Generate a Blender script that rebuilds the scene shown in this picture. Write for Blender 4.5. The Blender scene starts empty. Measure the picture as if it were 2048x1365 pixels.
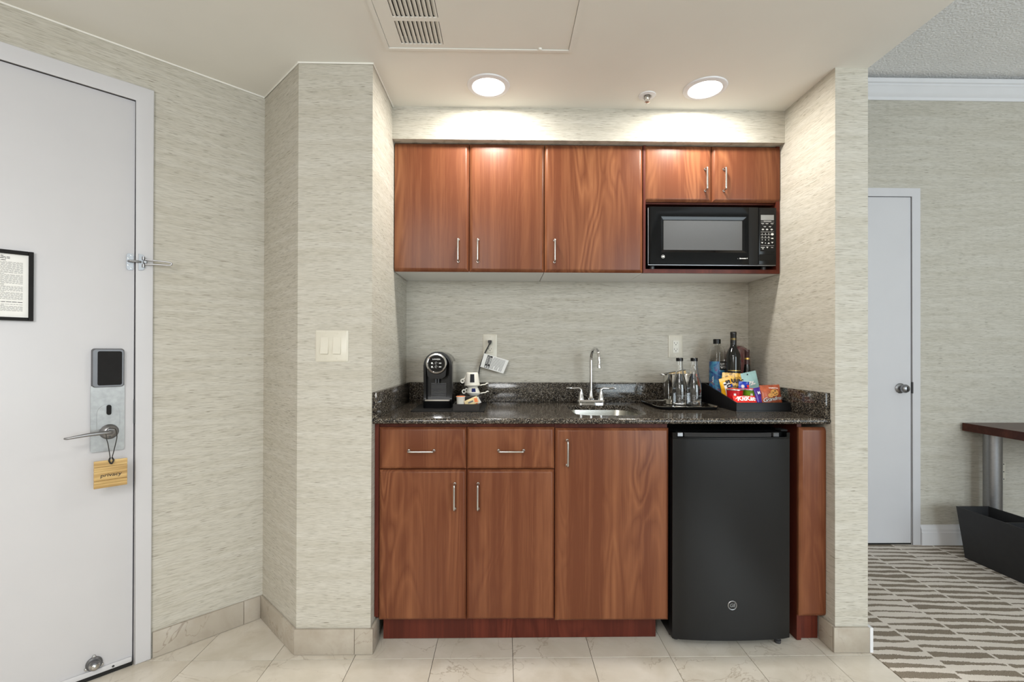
import bpy, bmesh, math, random
from mathutils import Vector, Matrix, noise
random.seed(7)
S = bpy.context.scene
COL = S.collection
PI = math.pi
R = math.radians

# ---------------------------------------------------------------- camera
FPX, YAW, PITCH, ROLL, EYE, CX, CY = 949.65, .0169, .0037, .0029, 1.1771, 1024., 701.2

def ray(u, v):
    x, y, z = (u - CX) / FPX, 1., -(v - CY) / FPX
    return cam_dir(x, y, z)

def cam_dir(x, y, z):
    c, s = math.cos(ROLL), math.sin(ROLL); x, z = c * x - s * z, s * x + c * z
    c, s = math.cos(PITCH), math.sin(PITCH); y, z = c * y - s * z, s * y + c * z
    c, s = math.cos(YAW), math.sin(YAW); x, y = c * x + s * y, -s * x + c * y
    return Vector((x, y, z))

def at(u, v, Y):
    """world point that stands at depth Y (a real plane of the room)"""
    r = ray(u, v)
    return Vector((0, 0, EYE)) + r * (Y / r.y)

cd = bpy.data.cameras.new('camera')
cam = bpy.data.objects.new('camera', cd)
COL.objects.link(cam)
rt, fw, up = cam_dir(1, 0, 0), cam_dir(0, 1, 0), cam_dir(0, 0, 1)
cam.matrix_world = Matrix(((rt.x, up.x, -fw.x, 0), (rt.y, up.y, -fw.y, 0), (rt.z, up.z, -fw.z, EYE), (0, 0, 0, 1)))
cd.sensor_width = 36
cd.lens = 36 * FPX / 2048
cd.shift_y = (CY - 682.5) / 2048
cd.clip_start = .05
S.camera = cam

# ---------------------------------------------------------------- world, exposure, large lights
w = bpy.data.worlds.new('world'); S.world = w; w.use_nodes = True
w.node_tree.nodes['Background'].inputs[0].default_value = (.80, .88, 1, 1)
w.node_tree.nodes['Background'].inputs[1].default_value = 1.0
S.view_settings.view_transform = 'Standard'
S.view_settings.look = 'None'
S.view_settings.gamma = 1
S.view_settings.use_curve_mapping = False
S.view_settings.exposure = 0.24
S.cycles.use_denoising = True
S.cycles.max_bounces = 10
S.cycles.diffuse_bounces = 6
S.cycles.glossy_bounces = 5
S.cycles.transmission_bounces = 8
S.cycles.transparent_max_bounces = 8
S.cycles.caustics_reflective = False
S.cycles.caustics_refractive = False
S.cycles.sample_clamp_indirect = 4

def area(name, loc, rot, sx, sy, power, col, shape='RECTANGLE', spread=PI):
    l = bpy.data.lights.new(name, 'AREA'); l.shape = shape; l.size = sx; l.size_y = sy
    l.energy = power; l.color = col; l.spread = spread
    o = bpy.data.objects.new(name, l); COL.objects.link(o); o.location = loc; o.rotation_euler = rot
    return o

DOWNLIGHT_W, ROOM_W, ENTRY_W, FILL_W = 8.0, 100, 29, 76
# daylight through the living-room window behind the camera, and the entry's ceiling light
area('window_daylight', (3.0, -2.42, 1.45), (R(90), 0, 0), 2.6, 1.7, ROOM_W, (.82, .94, 1))
area('entry_ceiling_light', (-.5, -.6, 2.27), (0, 0, 0), .9, .9, ENTRY_W, (1, .985, .96))
# unseen fill light added behind the camera to brighten ceiling and walls
ll = bpy.data.lights.new('entry_fill', 'POINT'); ll.energy = FILL_W; ll.shadow_soft_size = .35; ll.color = (.97, .985, 1)
lo_ = bpy.data.objects.new('entry_fill', ll); COL.objects.link(lo_); lo_.location = (-.75, -1.5, 1.75)

# ---------------------------------------------------------------- materials
def lin(c):
    f = lambda x: x / 12.92 if x <= .04045 else ((x + .055) / 1.055) ** 2.4
    return tuple(f(x / 255) for x in c) + (1,)

class T:
    def __init__(s, name):
        s.m = bpy.data.materials.new(name); s.m.use_nodes = True
        s.t = s.m.node_tree; s.b = s.t.nodes['Principled BSDF']
    def n(s, typ, **kw):
        x = s.t.nodes.new(typ)
        for k, v in kw.items(): setattr(x, k, v)
        return x
    def l(s, a, b): s.t.links.new(a, b)
    def pos(s, scale, kind='world', rnd=0):
        if kind == 'world':
            src = s.n('ShaderNodeNewGeometry').outputs['Position']
        else:
            src = s.n('ShaderNodeTexCoord').outputs['Object']
        if rnd:
            oi = s.n('ShaderNodeObjectInfo')
            a = s.n('ShaderNodeVectorMath', operation='MULTIPLY_ADD')
            cmb = s.n('ShaderNodeCombineXYZ')
            for i in range(3): s.l(oi.outputs['Random'], cmb.inputs[i])
            s.l(cmb.outputs[0], a.inputs[0]); a.inputs[1].default_value = (rnd, rnd * 1.7, rnd * .6); s.l(src, a.inputs[2])
            src = a.outputs[0]
        mp = s.n('ShaderNodeVectorMath', operation='MULTIPLY'); s.l(src, mp.inputs[0]); mp.inputs[1].default_value = scale
        return mp.outputs[0]
    def noise(s, vec, scale=1, detail=2, rough=.5, dist=0):
        x = s.n('ShaderNodeTexNoise'); s.l(vec, x.inputs['Vector'])
        x.inputs['Scale'].default_value = scale; x.inputs['Detail'].default_value = detail
        x.inputs['Roughness'].default_value = rough; x.inputs['Distortion'].default_value = dist
        return x.outputs['Fac']
    def ramp(s, fac, stops):
        x = s.n('ShaderNodeValToRGB'); s.l(fac, x.inputs[0]); e = x.color_ramp.elements
        while len(e) < len(stops): e.new(.5)
        for i, (p, c) in enumerate(stops):
            e[i].position = p; e[i].color = c if len(c) == 4 else lin(c)
        return x.outputs['Color']
    def mix(s, fac, a, b, mode='MIX'):
        x = s.n('ShaderNodeMix', data_type='RGBA', blend_type=mode)
        for sock, v in ((x.inputs[0], fac), (x.inputs[6], a), (x.inputs[7], b)):
            if isinstance(v, (int, float)): sock.default_value = v
            elif isinstance(v, tuple): sock.default_value = v if len(v) == 4 else lin(v)
            else: s.l(v, sock)
        return x.outputs[2]
    def math(s, op, a, b=0.0, c=None):
        x = s.n('ShaderNodeMath', operation=op)
        for i, v in enumerate((a, b, c)):
            if v is None: continue
            if isinstance(v, (int, float)): x.inputs[i].default_value = v
            else: s.l(v, x.inputs[i])
        return x.outputs[0]
    def bump(s, h, strength=.2, dist=.002):
        x = s.n('ShaderNodeBump'); s.l(h, x.inputs['Height']); x.inputs['Strength'].default_value = strength
        x.inputs['Distance'].default_value = dist; s.l(x.outputs[0], s.b.inputs['Normal'])
    def set(s, color=None, rough=None, metal=None, spec=None, coat=None):
        for k, v in (('Base Color', color), ('Roughness', rough), ('Metallic', metal), ('Specular IOR Level', spec), ('Coat Weight', coat)):
            if v is None: continue
            i = s.b.inputs[k]
            if isinstance(v, (int, float)): i.default_value = v
            elif isinstance(v, tuple): i.default_value = v if len(v) == 4 else lin(v)
            else: s.l(v, i)
        return s.m

def plain(name, col, rough=.5, metal=0, var=.04, scale=30, bump=0, spec=.5, coat=0, bscale=None, dist=.001):
    t = T(name)
    v = t.pos((1, 1, 1), 'object')
    n = t.noise(v, scale, 3)
    c = lin(col)
    lo = tuple(x * (1 - var) for x in c[:3]) + (1,); hi = tuple(min(1, x * (1 + var)) for x in c[:3]) + (1,)
    t.set(t.ramp(n, [(.3, lo), (.7, hi)]), rough, metal, spec, coat)
    if bump: t.bump(t.noise(v, bscale or scale * 6, 2), bump, dist)
    return t.m

def m_wallpaper(name, base, dash, pale):
    t = T(name)
    tone = t.noise(t.pos((2.5, 2.5, 40)), 1, 3, .6)
    c = t.ramp(tone, [(.35, base), (.65, pale)])
    big = t.noise(t.pos((5, 5, 11)), 1, 2)
    fine = t.noise(t.pos((22, 22, 520)), 1, 2, .6)
    c = t.mix(t.math('MULTIPLY', t.ramp(fine, [(.46, (0, 0, 0, 1)), (.62, (1, 1, 1, 1))]), .30), c, dash)
    d = t.noise(t.pos((24, 24, 430)), 1.0, 1, .5)
    dm = t.ramp(d, [(.635, (0, 0, 0, 1)), (.71, (1, 1, 1, 1))])
    c = t.mix(t.math('MULTIPLY', dm, t.math('MULTIPLY_ADD', big, 1.0, .06)), c, dash)
    t.set(c, .75, 0, .25)
    t.bump(fine, .10, .001)
    return t.m

def m_wood(name, dark, mid, light, contrast=.75, gloss=.32, axis='z'):
    t = T(name)
    V3 = lambda a, b: (a, a, b) if axis == 'z' else (b, a, a)
    slab = t.noise(t.pos(V3(16, .12), 'object', 5), 1, 1.5)
    n = t.noise(t.pos(V3(7.5, 1.15), 'object', 9), 1, 1.8, .45, .8)
    rings = t.math('PINGPONG', t.math('MULTIPLY', n, 11.0), .5)
    amt = t.ramp(t.noise(t.pos(V3(6, .7), 'object', 7), 1, 2), [(.42, (.12, .12, .12, 1)), (.62, (1, 1, 1, 1))])
    streak = t.noise(t.pos(V3(75, 1.6), 'object', 3), 1, 3, .6)
    fine = t.noise(t.pos(V3(420, 7), 'object', 3), 1, 2, .6)
    v = t.math('ADD', t.math('MULTIPLY', t.math('MULTIPLY', rings, amt), .50 * contrast),
               t.math('ADD', t.math('MULTIPLY', slab, .40), t.math('ADD', t.math('MULTIPLY', streak, .22), t.math('MULTIPLY', fine, .15))))
    c = t.ramp(v, [(.36, dark), (.54, mid), (.74, light)])
    fleck = t.noise(t.pos(V3(48, 1.9), 'object', 4), 1, 2, .6)
    c = t.mix(t.math('MULTIPLY', t.ramp(fleck, [(.66, (0, 0, 0, 1)), (.76, (1, 1, 1, 1))]), .35), c, dark)
    t.set(c, t.math('MULTIPLY_ADD', fine, .12, gloss - .06), 0, .2)
    t.bump(fine, .04, .0006)
    return t.m

def m_granite(name):
    t = T(name)
    v = t.pos((1, 1, 1))
    vo = t.n('ShaderNodeTexVoronoi'); t.l(v, vo.inputs['Vector']); vo.inputs['Scale'].default_value = 330; vo.inputs['Randomness'].default_value = 1
    n = t.noise(v, 260, 3, .65); n2 = t.noise(v, 70, 3, .6)
    sep = t.n('ShaderNodeSeparateColor'); t.l(vo.outputs['Color'], sep.inputs[0])
    c = t.ramp(sep.outputs[0], [(.0, (13, 13, 15)), (.34, (34, 32, 30)), (.60, (90, 80, 68)), (.84, (112, 103, 90)), (.97, (158, 151, 142))])
    c = t.mix(t.ramp(n, [(.36, (1, 1, 1, 1)), (.54, (0, 0, 0, 1))]), c, (20, 20, 22))
    c = t.mix(t.ramp(n2, [(.55, (0, 0, 0, 1)), (.75, (.4, .4, .4, 1))]), c, (70, 62, 52))
    return t.set(c, .10, 0, .34)

def m_marble(name, base, pale, vein, grime):
    t = T(name)
    v = t.pos((1, 1, 1), 'world', 6)
    a = t.noise(v, 5, 4, .55, .6)
    c = t.ramp(a, [(.3, base), (.7, pale)])
    f = t.noise(v, 4.2, 5, .55, 1.4)
    ln = t.math('ABSOLUTE', t.math('SUBTRACT', f, .5))
    c = t.mix(t.math('MULTIPLY', t.ramp(ln, [(.0, (1, 1, 1, 1)), (.012, (0, 0, 0, 1))]), t.ramp(t.noise(v, 2.3, 2), [(.42, (0, 0, 0, 1)), (.66, (.55, .55, .55, 1))])), c, vein)
    g = t.noise(v, 9, 4, .6)
    c = t.mix(t.ramp(g, [(.5, (0, 0, 0, 1)), (.8, (.55, .55, .55, 1))]), c, grime)
    return t.set(c, .22, 0, .45)

def m_carpet(name):
    t = T(name)
    pos = t.n('ShaderNodeNewGeometry').outputs['Position']
    wob = t.noise(t.pos((9, 9, 1)), 1, 2)
    fuzz = t.noise(t.pos((170, 170, 1)), 1, 2)
    sp = t.n('ShaderNodeSeparateXYZ'); t.l(pos, sp.inputs[0])
    W, P = .2395, .0515
    col = t.math('DIVIDE', t.math('ADD', t.math('SUBTRACT', sp.outputs[0], 1.4225), t.math('MULTIPLY_ADD', fuzz, .012, -.006)), W)
    ci = t.math('FLOOR', col); u = t.math('FRACT', col)
    wn = t.n('ShaderNodeTexWhiteNoise', noise_dimensions='1D'); t.l(ci, wn.inputs['W'])
    yy = t.math('ADD', t.math('MULTIPLY', sp.outputs[1], 1 / P), t.math('MULTIPLY', wn.outputs['Value'], 7.3))
    tilt = t.math('MULTIPLY', t.math('SUBTRACT', u, .5), .28)
    yy = t.math('ADD', t.math('ADD', yy, tilt), t.math('MULTIPLY_ADD', wob, .5, -.25))
    yy = t.math('ADD', yy, t.math('MULTIPLY_ADD', fuzz, .22, -.11))
    ri = t.math('FLOOR', yy); fr = t.math('ABSOLUTE', t.math('SUBTRACT', t.math('FRACT', yy), .5))
    cmb = t.n('ShaderNodeCombineXYZ'); t.l(ci, cmb.inputs[0]); t.l(ri, cmb.inputs[1])
    w2 = t.n('ShaderNodeTexWhiteNoise', noise_dimensions='3D'); t.l(cmb.outputs[0], w2.inputs['Vector'])
    sc = t.n('ShaderNodeSeparateColor'); t.l(w2.outputs['Color'], sc.inputs[0])
    a = t.math('MULTIPLY_ADD', sc.outputs[0], .30, .08); b = t.math('MULTIPLY_ADD', sc.outputs[1], .30, .08)
    th = t.math('ADD', a, t.math('MULTIPLY', t.math('SUBTRACT', b, a), u))
    dark = t.math('LESS_THAN', fr, th)
    sep = t.math('LESS_THAN', t.math('ABSOLUTE', t.math('SUBTRACT', u, .5)), .478)
    dark = t.math('MULTIPLY', dark, sep)
    pile = t.noise(t.pos((420, 420, 1)), 1, 2, .6)
    cream = t.ramp(pile, [(.3, (204, 194, 183)), (.7, (228, 220, 211))])
    brown = t.ramp(pile, [(.32, (102, 92, 80)), (.66, (158, 146, 131))])
    t.set(t.mix(dark, cream, brown), .95, 0, .1)
    t.bump(pile, .5, .003)
    return t.m

def m_glass(name, col=(1, 1, 1, 1), rough=0.0, ior=1.45):
    t = T(name)
    n = t.noise(t.pos((1, 1, 1), 'object'), 40, 1)
    t.b.inputs['Base Color'].default_value = col
    t.l(t.math('MULTIPLY_ADD', n, .01, rough), t.b.inputs['Roughness'])
    t.b.inputs['Transmission Weight'].default_value = 1
    t.b.inputs['IOR'].default_value = ior
    return t.m

def m_emit(name, col, strength):
    t = T(name)
    t.b.inputs['Base Color'].default_value = (1, 1, 1, 1)
    n = t.noise(t.pos((1, 1, 1), 'object'), 12, 1)
    t.l(t.ramp(n, [(.2, tuple(c * .97 for c in col) + (1,)), (.8, col + (1,))]), t.b.inputs['Emission Color'])
    t.b.inputs['Emission Strength'].default_value = strength
    return t.m

def m_water_label(name):
    t = T(name)
    v = t.pos((1, 1, 1), 'object')
    n = t.noise(v, 18, 3, .5, 1.2)
    c = t.ramp(n, [(.30, (36, 40, 92)), (.42, (40, 84, 140)), (.52, (60, 130, 160)), (.62, (96, 60, 120)), (.72, (190, 190, 60))])
    return t.set(c, .3)

def m_bag_gold(name):
    t = T(name)
    n = t.noise(t.pos((1, 1, 1), 'object'), 55, 3, .6, .6)
    return t.set(t.ramp(n, [(.35, (140, 104, 34)), (.5, (214, 170, 64)), (.65, (240, 205, 110))]), .28)

def m_bamboo(name):
    t = T(name)
    n = t.noise(t.pos((6, 300, 70), 'object'), 1, 2, .5)
    return t.set(t.ramp(n, [(.3, (150, 116, 62)), (.5, (184, 150, 92)), (.72, (212, 182, 124))]), .35)

M = {}
M['paper'] = m_wallpaper('grass_wallpaper', (188, 183, 171), (120, 113, 99), (197, 193, 183))
M['ceiling'] = plain('ceiling_paint', (232, 230, 224), .7, bump=.06, scale=3, bscale=60, var=.02)
M['popcorn'] = plain('textured_ceiling', (238, 238, 238), .85, scale=4, bscale=95, bump=1.0, dist=.006, var=.03)
M['white'] = plain('white_paint', (202, 201, 204), .42, var=.012, scale=5, bump=.05, bscale=140)
M['trimwhite'] = plain('trim_paint', (224, 224, 227), .4, var=.015, scale=8)
M['melamine'] = plain('white_melamine', (234, 235, 236), .2, var=.02, scale=6)
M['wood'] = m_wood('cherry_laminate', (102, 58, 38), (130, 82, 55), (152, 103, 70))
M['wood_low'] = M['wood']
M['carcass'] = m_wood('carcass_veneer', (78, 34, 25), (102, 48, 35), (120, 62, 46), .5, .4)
M['desk'] = m_wood('desk_veneer', (62, 30, 22), (86, 46, 34), (104, 60, 46), .4, .3, 'x')
M['granite'] = m_granite('black_speckled_granite')
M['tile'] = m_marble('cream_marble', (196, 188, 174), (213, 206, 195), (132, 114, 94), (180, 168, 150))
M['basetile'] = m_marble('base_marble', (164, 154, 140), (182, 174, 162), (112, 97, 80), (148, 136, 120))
M['grout'] = plain('grout', (84, 74, 62), .9, var=.1)
M['carpet'] = m_carpet('striped_carpet')
M['black'] = plain('black_plastic', (9, 9, 10), .26, var=.15, spec=.3)
M['blackgloss'] = plain('black_gloss', (6, 6, 7), .10, var=.1, spec=.25)
M['fridge'] = plain('fridge_black', (19, 19, 20), .30, spec=.32, var=.06, scale=900, bump=.10, bscale=1500, dist=.0004)
M['matblack'] = plain('mat_black', (24, 23, 23), .65, var=.12, spec=.2)
M['leather'] = plain('black_leatherette', (33, 33, 35), .5, var=.1, bump=.15, bscale=500)
M['boxblack'] = plain('box_black', (17, 16, 18), .45, var=.1, bump=.12, bscale=500, spec=.3)
M['caddybrown'] = plain('caddy_brown', (36, 31, 29), .5, var=.1, spec=.3)
M['bargloss'] = plain('bar_gloss', (40, 40, 42), .12, var=.05)
M['grey'] = plain('dark_grey_plastic', (58, 58, 60), .35, var=.06)
M['mwglass'] = plain('microwave_window', (84, 84, 85), .14, var=.05, scale=700)
M['display'] = plain('display', (138, 140, 140), .3, var=.05)
M['steel'] = plain('brushed_steel', (190, 188, 184), .28, 1, var=.05, scale=200)
M['bezel'] = plain('grey_bezel', (104, 104, 106), .4, .6, var=.03)
M['platemetal'] = plain('brushed_plate', (158, 158, 157), .45, .85, var=.10, scale=60)
M['satin'] = plain('satin_steel', (150, 150, 152), .38, 1, var=.04, scale=90)
M['chrome'] = plain('chrome', (222, 222, 224), .07, 1, var=.01)
M['mirror'] = plain('mirror_steel', (206, 204, 200), .05, 1, var=.02)
M['almond'] = plain('almond_plastic', (206, 201, 187), .35, var=.02)
M['white_pl'] = plain('white_plastic', (226, 224, 218), .35, var=.02)
M['slot'] = plain('dark_slot', (20, 19, 18), .8)
M['print'] = plain('black_print', (24, 22, 22), .6)
M['greyprint'] = plain('grey_print', (112, 112, 112), .7)
M['whiteprint'] = plain('white_print', (232, 232, 230), .5)
M['card'] = plain('white_card', (232, 231, 228), .6, var=.02)
M['ceramic'] = plain('white_ceramic', (226, 222, 212), .12, var=.02)
M['cuplabel'] = plain('cup_label', (30, 30, 36), .6, spec=.2)
M['cupblue'] = plain('cup_blue', (28, 38, 92), .6, spec=.2)
M['tan'] = plain('tan_paper', (214, 184, 132), .7, var=.05)
M['glass'] = m_glass('bottle_glass')
M['water'] = m_glass('water', ior=1.33)
M['plastic_clear'] = m_glass('clear_pet', ior=1.2)
M['wine'] = plain('dark_wine_glass', (9, 10, 9), .06, var=.2)
M['winefoil'] = plain('wine_foil', (16, 15, 15), .3)
M['gold'] = plain('gold_foil', (204, 170, 92), .3, .8)
M['darkred'] = plain('dark_red_lacquer', (88, 14, 20), .2, var=.2)
M['maroon'] = plain('maroon_foil', (54, 30, 30), .35)
M['lens'] = m_emit('lamp_lens', (1., .985, .95), 9)
M['waterlabel'] = m_water_label('painted_label')
M['yellow'] = plain('yellow_foil', (240, 178, 22), .28, var=.1, scale=60)
M['goldbag'] = m_bag_gold('gold_bag')
M['teal'] = plain('teal_pouch', (150, 190, 190), .35, var=.1, scale=40)
M['blue'] = plain('blue_foil', (24, 62, 178), .22, var=.3, scale=80)
M['red'] = plain('red_tub', (196, 26, 36), .25, var=.08)
M['green'] = plain('green_tub', (112, 168, 40), .25, var=.1)
M['redwrap'] = plain('red_wrapper', (224, 48, 40), .25, var=.1, scale=60)
M['purple'] = plain('purple_wrapper', (74, 44, 140), .25, var=.25, scale=70)
M['brownbag'] = plain('brown_foil', (166, 84, 56), .28, var=.3, scale=50)
M['cookie'] = plain('cookie_print', (196, 142, 74), .5, var=.3, scale=120)
M['foil'] = plain('tub_foil', (206, 206, 208), .25, .9)
M['orange'] = plain('orange_foil', (226, 120, 62), .35)
M['sugar'] = plain('sugar_packet', (226, 204, 156), .6, var=.08, scale=60)
M['bamboo'] = m_bamboo('bamboo')
M['cord'] = plain('black_cord', (30, 27, 24), .5)
M['sinksteel'] = plain('sink_steel', (196, 194, 186), .24, 1, var=.04, scale=120)

def m_film():
    t = T('clear_bag_film')
    n = t.noise(t.pos((1, 1, 1), 'object'), 45, 4, .65, 1)
    t.set((214, 206, 196), .18, 0, .8)
    t.l(t.math('MULTIPLY', t.ramp(n, [(.40, (.03, .03, .03, 1)), (.75, (.30, .30, .30, 1))]), 1.0), t.b.inputs['Alpha'])
    return t.m
M['film'] = m_film()

# ---------------------------------------------------------------- mesh helpers
def nb(): return bmesh.new()

def box(bm, lo, hi, bev=0, seg=2, edges=None):
    lo, hi = [min(a, b) for a, b in zip(lo, hi)], [max(a, b) for a, b in zip(lo, hi)]
    vs = [bm.verts.new((x, y, z)) for x in (lo[0], hi[0]) for y in (lo[1], hi[1]) for z in (lo[2], hi[2])]
    fs = [bm.faces.new([vs[i] for i in q]) for q in ((0, 1, 3, 2), (4, 6, 7, 5), (0, 4, 5, 1), (2, 3, 7, 6), (0, 2, 6, 4), (1, 5, 7, 3))]
    if bev:
        es = list({e for f in fs for e in f.edges})
        bmesh.ops.bevel(bm, geom=es, offset=bev, segments=seg, affect='EDGES', profile=.5, clamp_overlap=True)
    return vs

def ax3(axis, p, h):
    return {'z': (p[0], p[1], h), 'y': (p[0], h, p[1]), 'x': (h, p[0], p[1])}[axis]

def prism(bm, pts, axis, a, b, scale_b=None):
    A = [bm.verts.new(ax3(axis, p, a)) for p in pts]
    B = [bm.verts.new(ax3(axis, p, b)) for p in (scale_b or pts)]
    n = len(pts)
    fs = [bm.faces.new(A), bm.faces.new(B)]
    for i in range(n):
        fs.append(bm.faces.new((A[i], A[(i + 1) % n], B[(i + 1) % n], B[i])))
    return fs

def rrect(x0, y0, x1, y1, r, n=6):
    out = []
    for cx, cy, a0 in ((x1 - r, y1 - r, 0), (x0 + r, y1 - r, 90), (x0 + r, y0 + r, 180), (x1 - r, y0 + r, 270)):
        for i in range(n + 1):
            a = R(a0 + 90 * i / n); out.append((cx + r * math.cos(a), cy + r * math.sin(a)))
    return out

def circ(cx, cy, r, n=32, ry=None):
    return [(cx + r * math.cos(2 * PI * i / n), cy + (ry or r) * math.sin(2 * PI * i / n)) for i in range(n)]

def lathe(bm, prof, c, seg=40, axis='z'):
    """prof: (radius, height) pairs; r=0 closes"""
    rings = []
    for r, h in prof:
        if r < 1e-6:
            p = {'z': (c[0], c[1], c[2] + h), 'y': (c[0], c[1] + h, c[2]), 'x': (c[0] + h, c[1], c[2])}[axis]
            rings.append([bm.verts.new(p)])
        else:
            ring = []
            for i in range(seg):
                a = 2 * PI * i / seg; q, s_ = r * math.cos(a), r * math.sin(a)
                p = {'z': (c[0] + q, c[1] + s_, c[2] + h), 'y': (c[0] + q, c[1] + h, c[2] + s_), 'x': (c[0] + h, c[1] + q, c[2] + s_)}[axis]
                ring.append(bm.verts.new(p))
            rings.append(ring)
    for a, b in zip(rings, rings[1:]):
        if len(a) == 1 and len(b) == 1: continue
        for i in range(seg):
            j = (i + 1) % seg
            if len(a) == 1: bm.faces.new((a[0], b[i], b[j]))
            elif len(b) == 1: bm.faces.new((a[i], a[j], b[0]))
            else: bm.faces.new((a[i], a[j], b[j], b[i]))

def tube(bm, pts, r, seg=10, closed=False, flat=1.0):
    pts = [Vector(p) for p in pts]; n = len(pts)
    rad = r if isinstance(r, (list, tuple)) else [r] * n
    rings = []; ref = None
    for i, p in enumerate(pts):
        if closed: d = (pts[(i + 1) % n] - pts[i - 1])
        else: d = pts[min(i + 1, n - 1)] - pts[max(i - 1, 0)]
        d.normalize()
        if ref is None:
            ref = Vector((0, 0, 1)) if abs(d.z) < .9 else Vector((1, 0, 0))
        a = (ref - d * ref.dot(d)).normalized(); ref = a; b = d.cross(a)
        rings.append([bm.verts.new(p + (a * math.cos(2 * PI * k / seg) * flat + b * math.sin(2 * PI * k / seg)) * rad[i]) for k in range(seg)])
    m = n if closed else n - 1
    for i in range(m):
        A, B = rings[i], rings[(i + 1) % n]
        for k in range(seg):
            bm.faces.new((A[k], A[(k + 1) % seg], B[(k + 1) % seg], B[k]))
    if not closed:
        bm.faces.new(rings[0]); bm.faces.new(rings[-1])

def spline(P, n=8):
    """Catmull-Rom through P"""
    P = [Vector(p) for p in P]; Q = [P[0]] + P + [P[-1]]; out = []
    for i in range(1, len(Q) - 2):
        for k in range(n):
            t = k / n; a, b, c, d = Q[i - 1:i + 3]
            out.append(.5 * ((2 * b) + (c - a) * t + (2 * a - 5 * b + 4 * c - d) * t * t + (3 * b - a - 3 * c + d) * t ** 3))
    out.append(P[-1]); return out

def bend(P, r, n=5):
    """polyline with rounded corners"""
    P = [Vector(p) for p in P]; out = [P[0]]
    for i in range(1, len(P) - 1):
        a = (P[i - 1] - P[i]); b = (P[i + 1] - P[i]); rr = min(r, a.length * .49, b.length * .49)
        a, b = P[i] + a.normalized() * rr, P[i] + b.normalized() * rr
        for k in range(n + 1):
            t = k / n; out.append(a * (1 - t) ** 2 + P[i] * 2 * t * (1 - t) + b * t * t)
    out.append(P[-1]); return out

def quad(bm, pts): bm.faces.new([bm.verts.new(p) for p in pts])

def text(bm, s, size, fn, ax='CENTER', ay='CENTER', shear=0, bold=0, space=1.0, sub=0):
    """flat lettering; fn maps (x, y) of the flat text to a 3-D point"""
    c = bpy.data.curves.new('t', 'FONT'); c.body = s; c.size = size; c.align_x = ax; c.align_y = ay
    c.shear = shear; c.offset = bold; c.space_character = space; c.resolution_u = 3
    o = bpy.data.objects.new('t', c); COL.objects.link(o)
    dg = bpy.context.evaluated_depsgraph_get(); me = o.evaluated_get(dg).to_mesh()
    vs = [bm.verts.new(fn(v.co.x, v.co.y)) for v in me.vertices]
    for p in me.polygons:
        try: bm.faces.new([vs[i] for i in p.vertices])
        except ValueError: pass
    o.evaluated_get(dg).to_mesh_clear(); bpy.data.objects.remove(o); bpy.data.curves.remove(c)

def obj(name, bm, mat, parent=None, smooth=35, world=True, kind=None, label=None):
    """link a bmesh (world coordinates) as one mesh object; children are moved into their parent's frame"""
    bmesh.ops.recalc_face_normals(bm, faces=bm.faces)
    me = bpy.data.meshes.new(name)
    bm.to_mesh(me); bm.free()
    if parent and world:
        me.transform(FR[parent.name].inverted())
    me.materials.append(M[mat] if isinstance(mat, str) else mat)
    if smooth:
        me.polygons.foreach_set('use_smooth', [True] * len(me.polygons))
        me.set_sharp_from_angle(angle=R(smooth))
    o = bpy.data.objects.new(name, me); COL.objects.link(o)
    if parent: o.parent = parent; FR[o.name] = FR[parent.name]
    else: FR[o.name] = Matrix.Identity(4)
    if kind: o['kind'] = kind
    if label: o['label'] = label
    return o
FR = {}

def thing(name, label, cat, loc, rz=0, group=None, kind=None):
    o = bpy.data.objects.new(name, None); COL.objects.link(o)
    o.empty_display_size = .05
    o.location = loc; o.rotation_euler = (0, 0, rz)
    FR[o.name] = Matrix.Translation(Vector(loc)) @ Matrix.Rotation(rz, 4, 'Z')
    tag(o, label, cat, group)
    if kind: o['kind'] = kind
    return o

def tag(o, label, cat, group=None):
    o['label'] = label; o['category'] = cat
    if group: o['group'] = group
    return o

def origin(o, p):
    """move a top-level mesh's origin to p"""
    o.data.transform(Matrix.Translation(-Vector(p))); o.location = p; FR[o.name] = Matrix.Translation(Vector(p))
    return o

def struct(name, bm, mat, label, cat, smooth=30):
    o = obj(name, bm, mat, None, smooth); o['kind'] = 'structure'
    return tag(o, label, cat)

# ---------------------------------------------------------------- measures of the room
XL, XR = -.5174, 1.3086          # kitchenette side walls
XLO, XRO = -.8059, 1.4399        # outer corners of the two wall ends
YW, YWR = 1.8669, 1.8548         # faces of the wall ends
YB = 2.5247                      # kitchenette back wall
YS, ZS = 2.1917, 2.1586          # soffit face and underside
ZC = 2.3085                      # entry ceiling
ZCR = 2.866                      # living-room ceiling
YF = 2.88                        # living-room far wall
YU, ZU = 2.225, 1.553            # wall cabinet door face, underside
YD = 1.905                       # base cabinet door face
YCF, ZCT = 1.878, .914           # counter front edge, counter top
# entrance door wall: local frame (s along the wall towards the viewer, o out of the wall, z)
DW = Vector((-1.068, 2.13, 0)); DA = R(225)
DM = Matrix.Translation(DW) @ Matrix.Rotation(DA, 4, 'Z')
def dw(bm):
    bm.transform(DM); return bm

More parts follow.
